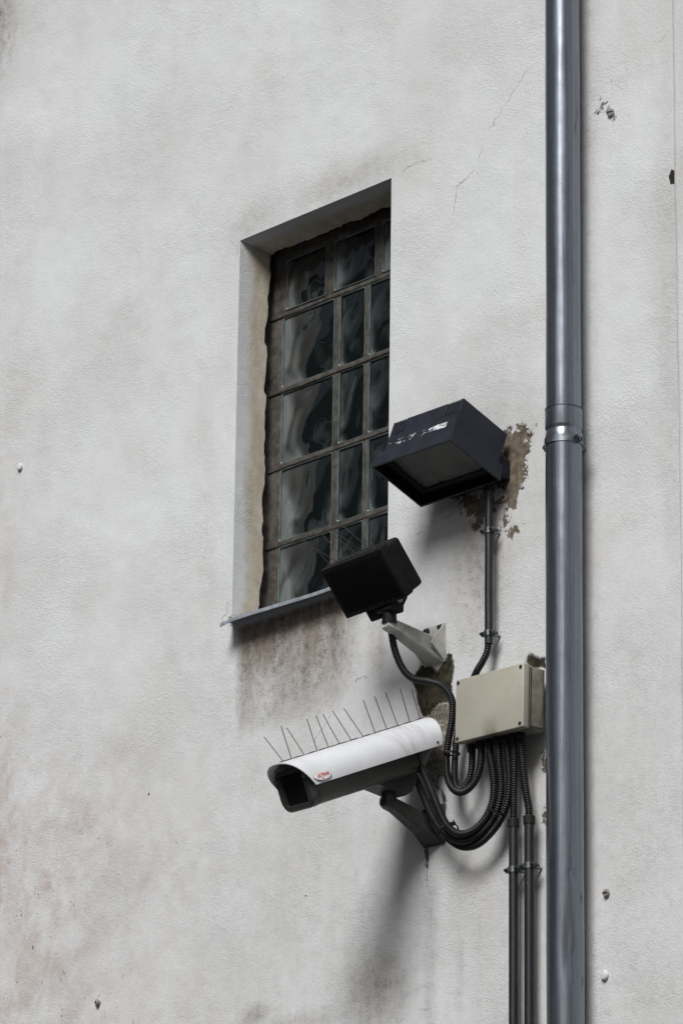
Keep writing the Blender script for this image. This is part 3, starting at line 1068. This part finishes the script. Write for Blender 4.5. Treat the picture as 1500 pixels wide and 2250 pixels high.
# ================================================================== corrugated hoses
def hose(pts, r, label, start=None):
    base = pts[-1]
    h = thing('corrugated_hose', base, label, 'hose', 'corrugated hoses feeding the junction box')
    T = rel(h)
    pitch, sub = 0.0052, 4
    P = spline(pts, pitch / sub)
    prof = [1.0, 0.96, 0.80, 0.96]
    m = MB()
    m.tube(P, lambda i: r * prof[i % 4], n=10)
    m.build('hose_tube', 'hose', h, mat=T, sharp=80)
    return h


H1 = [(0.316, -0.135, 4.495), (0.31, -0.125, 4.477), (0.301, -0.105, 4.441), (0.305, -0.085, 4.404), (0.323, -0.07, 4.381), (0.36, -0.06, 4.369), (0.4, -0.06, 4.352), (0.427, -0.06, 4.327), (0.439, -0.06, 4.298), (0.435, -0.06, 4.257), (0.425, -0.06, 4.217), (0.42, -0.06, 4.175), (0.431, -0.065, 4.131), (0.457, -0.07, 4.1), (0.485, -0.07, 4.091), (0.509, -0.065, 4.104), (0.522, -0.06, 4.129), (0.525, -0.056, 4.16), (0.525, -0.056, 4.2)]
H2_ = [(0.526, -0.035, 4.436), (0.522, -0.035, 4.41), (0.508, -0.035, 4.39), (0.49, -0.033, 4.375), (0.470, -0.026, 4.361), (0.454, -0.026, 4.334), (0.442, -0.035, 4.291), (0.435, -0.043, 4.229), (0.431, -0.045, 4.178), (0.436, -0.05, 4.133), (0.45, -0.055, 4.108), (0.468, -0.054, 4.106), (0.480, -0.05, 4.122), (0.489, -0.05, 4.145), (0.491, -0.05, 4.175), (0.491, -0.051, 4.2)]
H3 = [(0.352, -0.085, 4.184), (0.371, -0.085, 4.159), (0.392, -0.085, 4.121), (0.411, -0.085, 4.084), (0.43, -0.085, 4.047), (0.45, -0.085, 4.019), (0.471, -0.08, 4.0), (0.497, -0.075, 3.994), (0.526, -0.07, 4.002), (0.549, -0.065, 4.021), (0.563, -0.06, 4.049), (0.566, -0.056, 4.083), (0.562, -0.056, 4.125), (0.553, -0.056, 4.162), (0.552, -0.056, 4.2)]
H4 = [(0.325, -0.08, 4.171), (0.342, -0.075, 4.142), (0.359, -0.07, 4.102), (0.379, -0.066, 4.061), (0.403, -0.066, 4.029), (0.435, -0.066, 4.002), (0.472, -0.066, 3.984), (0.505, -0.062, 3.984), (0.537, -0.058, 3.998), (0.563, -0.052, 4.024), (0.580, -0.052, 4.06), (0.585, -0.054, 4.1), (0.58, -0.056, 4.147), (0.579, -0.056, 4.2)]
H5 = [(0.335, -0.025, 4.105), (0.358, -0.038, 4.08), (0.374, -0.045, 4.054), (0.398, -0.05, 4.022), (0.427, -0.05, 3.995), (0.462, -0.05, 3.976), (0.502, -0.05, 3.972), (0.536, -0.048, 3.985), (0.571, -0.046, 4.012), (0.595, -0.046, 4.048), (0.604, -0.048, 4.093), (0.603, -0.05, 4.144), (0.598, -0.051, 4.2)]
H6 = [(0.621, -0.051, 4.2), (0.618, -0.046, 4.152), (0.611, -0.04, 4.103), (0.606, -0.036, 4.054), (0.604, -0.035, 4.01)]
H7 = [(0.644, -0.051, 4.2), (0.643, -0.048, 4.156), (0.643, -0.042, 4.107), (0.646, -0.037, 4.061), (0.651, -0.035, 4.031), (0.652, -0.035, 4.008)]
hose(H1, 0.0086, 'black corrugated hose curving from the black box lamp bracket down to the junction box')
hose(H2_, 0.0082, 'black corrugated hose leaving the short upper conduit and passing behind the junction box')
hose(H3, 0.0090, 'front corrugated hose looping from the white camera up to the junction box')
hose(H4, 0.0088, 'middle corrugated hose looping from under the white camera, beside the front one')
hose(H5, 0.0088, 'lowest corrugated hose looping from the lower bracket wall plate')
hose(H6[::-1], 0.0088, 'straight corrugated hose joining the thinner lower conduit to the junction box')
hose(H7[::-1], 0.0090, 'slightly bent corrugated hose joining the conduit beside the downpipe to the junction box')


def cable_tie(c, axis, rx, ry, label, tail):
    c, axis = Vector(c), Vector(axis).normalized()
    m = MB()
    a = axis.cross(Vector((0, 1, 0))).normalized()
    b = axis.cross(a).normalized()
    n = 24
    rings = []
    for off, k in ((-.002, 1), (-.002, 1.12), (.002, 1.12), (.002, 1)):
        rings.append([axis * off + (a * math.cos(2 * math.pi * i / n) * rx + b * math.sin(2 * math.pi * i / n) * ry) * k for i in range(n)])
    rings.append(rings[0])
    m.loft(rings, cap=False)
    o = m.build('tie_band', 'rubber', None)
    h = thing('cable_tie', c, label, 'cable tie', 'black cable ties on the hoses')
    o.parent = h
    m = MB()
    s = a * rx * 1.05
    m.box(-0.004, 0.004, -0.004, 0.004, -0.004, 0.004, bevel=0.001, mat=Matrix.Translation(s))
    m.cyl(s, s + Vector(tail), 0.0018, 0.0012, n=6)
    m.build('tie_tail', 'rubber', h)


cable_tie((0.428, -0.052, 4.192), (0.06, 0, 1), 0.016, 0.018, 'thin cable tie binding the two hoses beside the junction box', (0.016, -0.004, -0.004))
cable_tie((0.576, -0.056, 4.032), (0.5, 0, 0.86), 0.021, 0.017, 'cable tie round the looped hoses under the junction box', (0.014, -0.004, -0.006))
cable_tie((0.438, -0.070, 4.010), (0.62, 0, -0.6), 0.021, 0.024, 'cable tie round the looped hoses beside the lower camera bracket', (0.008, -0.006, 0.006))


# ================================================================== wall bracket used by lamp and camera
def bracket(parent, T, cx, zc, tip_z, armmat, platemat):
    m = MB()
    hw, hh = 0.034, 0.046
    m.box(cx - hw, cx + hw, -0.007, -0.0005, zc - hh, zc + hh, bevel=0.003)
    m.build('wall_plate', platemat, parent, mat=T)
    for sx in (-1, 1):
        for sz in (-1, 1):
            b = MB()
            p = (cx + sx * 0.0225, zc + sz * 0.034)
            b.cyl((p[0], -0.0085, p[1]), (p[0], -0.0068, p[1]), 0.0085, n=16)
            b.cyl((p[0], -0.0145, p[1]), (p[0], -0.008, p[1]), 0.0062, n=6)
            b.cyl((p[0], -0.018, p[1]), (p[0], -0.014, p[1]), 0.003, n=8)
            b.build('bolt', 'bolt', parent, mat=T)
    m = MB()

    def rr(y, hwx, z0, z1, c=0.004):
        zc_ = (z0 + z1) / 2
        hz = (z1 - z0) / 2
        return [(cx + sx * (hwx - (c if k == 0 else 0)), y, zc_ + sz * (hz - (0 if k == 0 else c)))
                for sx, sz, order in ((1, 1, (1, 0)), (-1, 1, (0, 1)), (-1, -1, (1, 0)), (1, -1, (0, 1))) for k in order]
    rings = [rr(-0.158, 0.012, tip_z - 0.012, tip_z + 0.008), rr(-0.15, 0.0145, tip_z - 0.016, tip_z + 0.010), rr(-0.13, 0.015, tip_z - 0.020, tip_z + 0.008)]
    for t in (0.25, 0.5, 0.75, 1.0):
        y = -0.13 + t * 0.105
        top = tip_z + 0.008 + (zc + 0.012 - tip_z - 0.008) * t
        bot = tip_z - 0.020 + (zc - 0.036 - tip_z + 0.020) * t
        rings.append(rr(y, 0.015 + 0.0065 * t, bot, top))
    rings.append(rr(-0.006, 0.031, zc - 0.044, zc + 0.018))
    m.loft(rings)
    # side webs running out to the plate's upper corners
    for s in (-1, 1):
        xa, xb = cx + s * 0.0265, cx + s * 0.0335
        m.prism([(-0.045, zc - 0.01), (-0.0055, zc + 0.044), (-0.0055, zc - 0.044)], 'x', min(xa, xb), max(xa, xb))
    m.build('arm', armmat, parent, mat=T)


# ================================================================== black box lamp
ir = thing('infrared_lamp', (0.322, 0.0, 4.474), 'black box-shaped lamp tilted down on a pale bracket in front of the window', 'lamp')
TI = rel(ir)
bracket(ir, TI, 0.322, 4.474, 4.494, 'castgrey', 'castgrey')
th_ = rad(39.5)
MI = Matrix.Translation((0.307, -0.21, 4.5735)) @ Matrix.Rotation(rad(-2.0), 4, 'Y') @ Matrix.Rotation(th_, 4, 'X')
# local: -y forward (front face), z up along the face
m = MB()
m.box(-0.098, 0.098, 0.0, 0.030, -0.062, 0.062, bevel=0.003, seg=2)
m.build('front_cover', 'black', ir, mat=TI @ MI)
m = MB()
m.box(-0.0965, 0.0965, 0.028, 0.074, -0.0605, 0.0605, bevel=0.009, seg=4)
m.build('rear_shell', 'black', ir, mat=TI @ MI)
m = MB()
m.box(-0.088, 0.088, -0.0015, 0.002, -0.052, 0.052, bevel=0.0008)
m.build('filter_glass', 'void', ir, mat=TI @ MI)
m = MB()
m.box(-0.042, -0.004, 0.006, 0.040, -0.090, -0.058, bevel=0.003)
m.build('sensor_block', 'black', ir, mat=TI @ MI)
m = MB()
m.cyl((0.325, -0.146, 4.492), (0.325, -0.146, 4.520), 0.017, 0.0155, n=20)
m.box(0.300, 0.350, -0.166, -0.124, 4.517, 4.536, bevel=0.004)
m.prism([(-0.164, 4.530), (-0.126, 4.530), (-0.112, 4.556), (-0.128, 4.575), (-0.170, 4.540)], 'x', 0.336, 0.347)
m.prism([(-0.164, 4.530), (-0.126, 4.530), (-0.112, 4.556), (-0.128, 4.575), (-0.170, 4.540)], 'x', 0.301, 0.312)
m.build('swivel_joint', 'black', ir, mat=TI)
m = MB()
m.cyl((0.346, -0.140, 4.545), (0.353, -0.140, 4.545), 0.0085, n=6)
m.cyl((0.352, -0.140, 4.545), (0.357, -0.140, 4.545), 0.004, n=8)
m.build('bolt', 'castgrey', ir, mat=TI)
m = MB()
m.box(-0.090, 0.090, 0.018, 0.026, 0.0612, 0.0635)
strip = m.build('spike_strip', 'spike', ir, mat=TI @ MI)
rs = np.random.default_rng(21)
for k, (x, dx, dy, L) in enumerate(((-0.082, -0.030, 0.004, 0.05), (-0.058, -0.052, -0.012, 0.095), (-0.035, -0.040, 0.015, 0.10), (-0.012, 0.012, -0.02, 0.022), (0.008, -0.050, 0.002, 0.105), (0.03, -0.046, -0.012, 0.105),
                                    (0.05, -0.055, 0.012, 0.10), (0.072, 0.01, -0.012, 0.025), (0.082, 0.016, -0.010, 0.02))):
    m = MB()
    a = Vector((x, 0.022, 0.062))
    d = Vector((dx, dy, 0.08)).normalized() * L
    m.cyl(a, a + d, 0.00085, n=6)
    m.build('spike', 'spike', strip, mat=TI @ MI)

# ================================================================== white security camera
TAU = rad(23.7)
cc = thing('security_camera', (0.324, 0.0, 4.057), 'white-hooded security camera on a wall bracket with upright bird spikes', 'security camera')
TC = rel(cc)
bracket(cc, TC, 0.324, 4.057, 4.086, 'castdark', 'castdark')
MC = Matrix.Translation((0.325, -0.4247, 4.0544)) @ Matrix.Rotation(TAU, 4, 'X')
CAMFRAME = bpy.data.objects.new('camera_head', None)
CAMFRAME.empty_display_size = 0.05


def local_part(m, name, mats, parent, frame, sharp=38):
    """keep the part's own axes (for its material) by giving the object the frame's transform"""
    o = m.build(name, mats, None, sharp=sharp)
    o.parent = parent
    o.matrix_local = frame
    return o


# sunshield: thin curved sheet
m = MB()
NPH, NY = 48, 14
A, B, NE = 0.0675, 0.0665, 2.25


def shield_pt(phi, inset):
    c, s = math.cos(phi), math.sin(phi)
    a, b = A - inset, B - inset
    r = (abs(c / a) ** NE + abs(s / b) ** NE) ** (-1 / NE)
    return r * c, r * s


rings = []
for i in range(NPH + 1):
    phi = math.pi * i / NPH
    s = math.sin(phi)
    y0 = -0.024 + 0.034 * (1 - s) ** 1.1 * (1.0 if phi < math.pi / 2 else 1.7)
    y1 = 0.413 + 0.034 * s
    xo, zo = shield_pt(phi, 0.0)
    xi, zi = shield_pt(phi, 0.0018)
    ring = [(xo, y0 + (y1 - y0) * k / NY, zo) for k in range(NY + 1)] + [(xi, y0 + (y1 - y0) * k / NY, zi) for k in range(NY, -1, -1)]
    rings.append(ring)
m.loft(rings, cap=True)
shield = local_part(m, 'sunshield', 'shield', cc, TC @ MC)
shield['label'] = 'white curved sunshield, grimy towards the rear'


def body_ring(y, w, z0, z1, rb, rt, n=7):
    pts = []
    for sx, zc_, r, a0 in ((1, z1, rt, 0), (-1, z1, rt, 90), (-1, z0, rb, 180), (1, z0, rb, 270)):
        sz = 1 if zc_ == z1 else -1
        for k in range(n):
            a = rad(a0 + 90 * k / (n - 1))
            pts.append(((w - r) * sx + r * math.cos(a), y, zc_ - sz * r + r * math.sin(a)))
    return pts


m = MB()
m.loft([body_ring(0.028, 0.050, -0.043, 0.050, 0.026, 0.02), body_ring(0.345, 0.050, -0.043, 0.050, 0.026, 0.02)])
local_part(m, 'housing', 'housing', cc, TC @ MC)
m = MB()
m.loft([body_ring(0.347, 0.0475, -0.041, 0.048, 0.025, 0.02), body_ring(0.351, 0.0475, -0.041, 0.048, 0.025, 0.02)])
m.loft([body_ring(0.351, 0.0515, -0.0445, 0.050, 0.026, 0.02), body_ring(0.362, 0.0515, -0.0445, 0.050, 0.026, 0.02), body_ring(0.405, 0.046, -0.012, 0.046, 0.02, 0.02)])
local_part(m, 'rear_cap', 'housing', cc, TC @ MC)
# front bezel ring around the viewing glass
m = MB()
outer = lambda y, g: body_ring(y, 0.0515 + g, -0.0445 - g, 0.048 + g, 0.026, 0.018)
inner = lambda y, g: body_ring(y, 0.034 + g, -0.030 - g, 0.036 + g, 0.004, 0.004)
m.loft([outer(0.030, 0), outer(0.010, 0), outer(0.006, -0.003), inner(0.006, 0.001), inner(0.014, 0), inner(0.03, 0)], cap=False)
bz = local_part(m, 'front_bezel', 'bezel', cc, TC @ MC)
m = MB()
m.loft([inner(0.0125, 0.0005), inner(0.0155, 0.0005)])
local_part(m, 'viewing_glass', 'lens_glass', cc, TC @ MC)
m = MB()
m.cyl((0.0, 0.022, 0.0), (0.0, 0.10, 0.0), 0.02, n=24)
m.cyl((0.0, 0.021, 0.0), (0.0, 0.023, 0.0), 0.016, n=24)
local_part(m, 'lens', 'void', cc, TC @ MC)
for sx in (-1, 1):
    m = MB()
    m.cyl((sx * 0.0435, 0.001, 0.026), (sx * 0.0435, 0.008, 0.026), 0.0045, 0.0052, n=14)
    m.cyl((sx * 0.0435, 0.0002, 0.026), (sx * 0.0435, 0.0012, 0.026), 0.002, n=8)
    local_part(m, 'screw', 'steel', cc, TC @ MC)
m = MB()
m.cyl((0.0662, 0.401, 0.008), (0.0690, 0.401, 0.008), 0.0028, n=10)
local_part(m, 'screw', 'bolt', cc, TC @ MC)
# foot and swivel under the housing
m = MB()
m.prism([(0.232, -0.0425), (0.350, -0.0425), (0.345, -0.060), (0.322, -0.078), (0.300, -0.083), (0.262, -0.060)], 'x', -0.028, 0.028)
local_part(m, 'mounting_foot', 'castdark', cc, TC @ MC)
m = MB()
m.cyl((0.325, -0.144, 4.086), (0.325, -0.144, 4.106), 0.017, 0.0155, n=20)
m.cyl((0.325, -0.144, 4.104), (0.325, -0.150, 4.122), 0.014, 0.016, n=20)
m.build('swivel_joint', 'castdark', cc, mat=TC)
# hose glands at the rear
for gx_, gy in ((0.020, 0.380), (-0.006, 0.372)):
    m = MB()
    m.cyl((gx_, gy, -0.040), (gx_, gy, -0.012), 0.011, n=12)
    local_part(m, 'cable_gland', 'rubber', cc, TC @ MC)

# oval badge with red lettering on the flank of the hood
BPHI = rad(12)
bx_, bz_ = shield_pt(BPHI, 0.0)
nx_, nz_ = math.cos(BPHI), math.sin(BPHI)
tang = Vector((-nz_, 0, nx_))                           # up along the flank
nrm = Vector((nx_, 0, nz_))
along = Vector((0, 1, 0))                               # towards the rear = reading direction
MBADGE = Matrix((
    (along.x, tang.x, nrm.x, bx_ - 0.0012),
    (along.y, tang.y, nrm.y, 0.036),
    (along.z, tang.z, nrm.z, bz_),
    (0, 0, 0, 1)))
m = MB()
ov = lambda s, z: [(0.0250 * s * math.cos(2 * math.pi * k / 40), 0.0100 * s * math.sin(2 * math.pi * k / 40), z) for k in range(40)]
m.loft([ov(1.0, -0.002), ov(1.0, 0.0032), ov(0.95, 0.0042), ov(0.5, 0.0045)])
badge = local_part(m, 'badge', 'badge', cc, TC @ MC @ MBADGE)
badge['label'] = 'white oval badge with red capital letters'
m = MB()
m.loft([ov(1.055, -0.001), ov(1.055, 0.0016)])
bring = m.build('badge_rim', 'housing', badge)
cu_ = bpy.data.curves.new('lettering', 'FONT')
cu_.body = 'ULTRAK'
cu_.size = 0.0100
cu_.align_x = 'CENTER'
cu_.align_y = 'CENTER'
cu_.extrude = 0.0002
cu_.offset = 0.00028
cu_.shear = 0.12
tmp = bpy.data.objects.new('lettering_tmp', cu_)
COL.objects.link(tmp)
dg = bpy.context.evaluated_depsgraph_get()
lm = bpy.data.meshes.new_from_object(tmp.evaluated_get(dg))
bpy.data.objects.remove(tmp)
lm.materials.clear()
lm.materials.append(M['red'])
let = bpy.data.objects.new('lettering', lm)
COL.objects.link(let)
let.parent = badge
let.location = (0.0, 0.0012, 0.0047)
m = MB()
m.prism([(-0.007, -0.0052), (-0.0005, -0.0052), (-0.0045, -0.0088)], 'z', 0.0044, 0.0048)
m.build('badge_mark', 'red', badge)

# bird spikes along the ridge
m = MB()
rp = []
for k in range(60):
    y = -0.01 + 0.455 * k / 59
    rp.append((0.0, y, 0.0672 + 0.0007 * math.sin(k * 1.1)))
m.tube(rp, lambda i: 0.0011, n=6)
for k in range(13):
    y = 0.01 + k * 0.035
    m.box(-0.004, 0.004, y, y + 0.010, 0.0655, 0.0685)
cstrip = local_part(m, 'spike_strip', 'spike', cc, TC @ MC)
for (y, up_, lx) in ((0.001, 0.063, -0.036), (0.026, 0.076, -0.002), (0.066, 0.068, -0.028), (0.106, 0.074, -0.002), (0.142, 0.075, -0.009), (0.177, 0.073, -0.023), (0.215, 0.074, -0.03), (0.253, 0.072, -0.033),
                     (0.291, 0.077, -0.006), (0.329, 0.078, -0.007), (0.365, 0.079, -0.007), (0.404, 0.079, 0.001), (0.438, 0.071, 0.001)):
    m = MB()
    m.cyl((0, y, 0.066), (lx, y, 0.066 + up_), 0.0009, n=6)
    m.build('spike', 'spike', cstrip)
bpy.data.objects.remove(CAMFRAME)

# ================================================================== floodlight
fl = thing('floodlight', (0.46, 0.0, 4.83), 'dark blue-black rectangular floodlight with torn sticker, aimed down beside the window', 'floodlight')
TF = rel(fl)
MF = Matrix.Translation((0.445, -0.121, 4.819)) @ Matrix.Rotation(rad(-21), 4, 'X')
# local: x along the wall, y towards the wall, z up and back; aperture at z = 0
m = MB()
x0, x1, y0, y1, zt_, t_ = -0.128, 0.128, -0.083, 0.081, 0.040, 0.0045
o0 = [(x0, y0, 0), (x1, y0, 0), (x1, y1, 0), (x0, y1, 0)]
o1 = [(x0 + .004, y0 + .002, zt_), (x1 - .003, y0 + .002, zt_), (x1 - .003, y1 - .004, zt_), (x0 + .004, y1 - .004, zt_)]
i0 = [(x0 + t_, y0 + t_, 0), (x1 - t_, y0 + t_, 0), (x1 - t_, y1 - t_, 0), (x0 + t_, y1 - t_, 0)]
i1 = [(x0 + t_ + .006, y0 + t_ + .006, 0.034), (x1 - t_ - .006, y0 + t_ + .006, 0.034), (x1 - t_ - .006, y1 - t_ - .006, 0.034), (x0 + t_ + .006, y1 - t_ - .006, 0.034)]
top0 = [(-0.09, -0.07, zt_), (0.11, -0.07, zt_), (0.11, 0.055, zt_), (-0.09, 0.055, zt_)]
m.loft([i1, i0, o0, o1, top0], cap=False)
bmesh.ops.bevel(m.bm, geom=[e for e in m.bm.edges if e.calc_face_angle(0) > rad(50)], offset=0.0012, segments=2, affect='EDGES')
local_part(m, 'visor_rim', 'flood', fl, TF @ MF)
m = MB()
bx0, bx1, by0, by1, bz0, bz1 = -0.102, 0.1235, -0.0808, 0.062, 0.0395, 0.118
m.box(bx0 + .001, bx1 - .001, by0 + .012, by1, bz0, bz1 - 0.012, bevel=0.001)
slots = [bx0 + 0.006 + 0.0082 * k for k in range(5)] + [bx1 - 0.048 + 0.0082 * k for k in range(5)]
edges_ = [bx0] + [q for s in slots for q in (s, s + 0.0044)] + [bx1]
for a, b in zip(edges_[0::2], edges_[1::2]):
    m.box(a, b, by0, by0 + 0.0125, 0.0800, bz1, bevel=0.0005, seg=1)
    m.box(a, b, by0 + 0.0123, by1 - 0.03, bz1 - 0.0125, bz1 - 0.0002)
m.box(bx0, bx1, by0, by0 + 0.0123, bz0, 0.0800)
m.box(bx0, bx1, by1 - 0.0305, by1 + 0.001, bz0 + 0.002, bz1 - 0.0003)
m.box(bx1 - 0.003, bx1 + 0.0006, by0 + 0.001, by1 + 0.0008, bz0, bz1 - 0.0005)
local_part(m, 'lamp_body', 'flood', fl, TF @ MF)
m = MB()
g_ = 0.0006
m.loft([[(p[0] - (g_ if p[0] > 0 else -g_), p[1] - (g_ if p[1] > 0 else -g_), p[2] + 0.0006) for p in q] for q in (i0, i1)], cap=False)
local_part(m, 'visor_lining', 'void', fl, TF @ MF)
m = MB()
fz0, fz1 = 0.024, 0.033
a_ = [(x0 + .010, y0 + .010), (x1 - .010, y0 + .010), (x1 - .010, y1 - .010), (x0 + .010, y1 - .010)]
b_ = [(x0 + .026, y0 + .022), (x1 - .022, y0 + .022), (x1 - .022, y1 - .024), (x0 + .026, y1 - .024)]
m.loft([[(*p, fz1) for p in a_], [(*p, fz0) for p in a_], [(*p, fz0) for p in b_], [(*p, fz1) for p in b_]], cap=False)
local_part(m, 'glass_frame', 'flood', fl, TF @ MF)
m = MB()
m.box(x0 + .022, x1 - .018, y0 + .018, y1 - .020, 0.0285, 0.0315)
local_part(m, 'front_glass', 'lamp_glass', fl, TF @ MF)
m = MB()
r0 = [(x0 + .030, y0 + .022, .0335), (x1 - .020, y0 + .022, .0335), (x1 - .020, y1 - .024, .0335), (x0 + .030, y1 - .024, .0335)]
r1 = [(-0.07, -0.045, .095), (0.085, -0.045, .095), (0.085, 0.03, .095), (-0.07, 0.03, .095)]
rr_ = m.loft([r0, r1], cap=False)
m.bm.faces.new(rr_[1])
local_part(m, 'reflector', 'reflector', fl, TF @ MF)
m = MB()
m.tube(spline([(0.080, -0.012, 0.07), (0.05, -0.012, 0.062), (0.02, -0.012, 0.062), (-0.02, -0.008, 0.064), (-0.045, -0.008, 0.07)], 0.004), lambda i: 0.012, n=12)
m.cyl((0.06, -0.012, 0.066), (0.09, -0.012, 0.074), 0.016, n=14)
local_part(m, 'lamp_tube', 'bulb', fl, TF @ MF)
m = MB()
m.box(0.372, 0.559, -0.042, -0.0008, 4.806, 4.853, bevel=0.003)
m.build('wall_box', 'flood', fl, mat=TF)
for xa in (0.395, 0.535):
    m = MB()
    m.prism([(-0.043, 4.815), (-0.041, 4.850), (-0.055, 4.872), (-0.085, 4.88), (-0.085, 4.84)], 'x', xa, xa + 0.010)
    m.build('hinge_arm', 'black', fl, mat=TF)
m = MB()
m.cyl((0.527, -0.035, 4.807), (0.527, -0.035, 4.782), 0.0125, n=14)
m.build('cable_gland', 'black', fl, mat=TF)

# ================================================================== wall plugs
def wall_plug(x, z, r, label, kind, tilt=0.0, yb=0.0):
    p = thing('wall_plug', (x, yb, z), label, 'wall plug', 'round plugs set in the wall')
    m = MB()
    R = Matrix.Rotation(tilt, 4, 'Z')
    n = 20
    prof = [(0.6 * r, 0.006), (0.6 * r, -0.002), (r, -0.003), (r * 1.0, -0.006), (r * 0.8, -0.0085), (r * 0.3, -0.0095)]
    rings = [[(q * math.cos(2 * math.pi * i / n), y, q * 1.15 * math.sin(2 * math.pi * i / n)) for i in range(n)] for q, y in prof]
    m.loft(rings)
    m.build('plug_head', kind, p, mat=R)
    if kind != 'cap':
        m = MB()
        m.box(-r * 0.8, r * 0.8, -0.0104, -0.0085, -0.0009, 0.0009)
        m.build('slot', 'void', p, mat=R)
    return p


wall_plug(-1.217, 5.28, 0.0085, 'small white round plug alone in the plaster far to the side of the window', 'cap', 0.3)
wall_plug(-0.834, 3.838, 0.0085, 'small broken grey plug low on the stained plaster below the camera', 'rusty', -0.5)
wall_plug(0.851, 3.814, 0.0082, 'grey plug with a dark slot beside the downpipe, above the white one', 'rusty', 0.0)
wall_plug(0.844, 3.639, 0.0095, 'plain white round plug beside the downpipe, below the slotted one', 'cap', 0.0)
wall_plug(0.880, 5.592, 0.0095, 'grey plug in a brown flaked spot high beside the downpipe', 'rusty', 0.2)

# curled paint flakes still clinging round the bare patch by the floodlight
rs = np.random.default_rng(77)
for (fx, fz, fs) in ((0.622, 4.905, .010), (0.606, 4.926, .007), (0.598, 4.782, .009), (0.40, 4.778, .008), (0.548, 4.748, .009)):
    m = MB()
    n = 7
    ctr = m.bm.verts.new((fx, -0.0042, fz))
    ring = []
    for k in range(n):
        a = 2 * math.pi * k / n + rs.uniform(-.3, .3)
        q = fs * rs.uniform(0.5, 1.0)
        ring.append(m.bm.verts.new((fx + q * math.cos(a), -0.0028 - rs.uniform(0.0, 0.0025), fz + q * math.sin(a))))
    for k in range(n):
        m.bm.faces.new((ctr, ring[k], ring[(k + 1) % n]))
    ex = bmesh.ops.solidify(m.bm, geom=m.bm.faces[:], thickness=0.0012)
    m.build('paint_flake', 'plain_plaster', building, flat=True)

# ================================================================== ground and the building across the yard
m = MB()
m.box(-400, 400, -400, 400, -0.5, 0.0)
g_ = m.build('ground', 'ground')
g_['kind'] = 'structure'

ob = thing('building_across_yard', (-14.2, -15.0, 0.0), 'dark building across the yard, mirrored in the downpipe and glass blocks', 'building')
TO = rel(ob)
m = MB()
m.box(-26, -2.4, -24, -15, 0, 13)
m.build('wall', 'facade', ob, mat=TO)
m = MB()
m.prism([(-24.5, 13.0), (-14.4, 13.0), (-19.5, 16.0)], 'x', -26.3, -2.1)
m.build('roof', 'darkpane', ob, mat=TO)
wmesh = None
for fx in range(7):
    for fz in range(4):
        if wmesh is None:
            m = MB()
            m.box(-0.6, 0.6, -0.03, 0.05, -0.9, 0.9)
            w_ = m.build('window', 'darkpane', ob)
            wmesh = w_.data
        else:
            w_ = bpy.data.objects.new('window', wmesh)
            COL.objects.link(w_)
            w_.parent = ob
        w_.location = Vector((-24.5 + fx * 3.3, -15.0, 2.0 + fz * 3.0)) - Vector(ob.location)
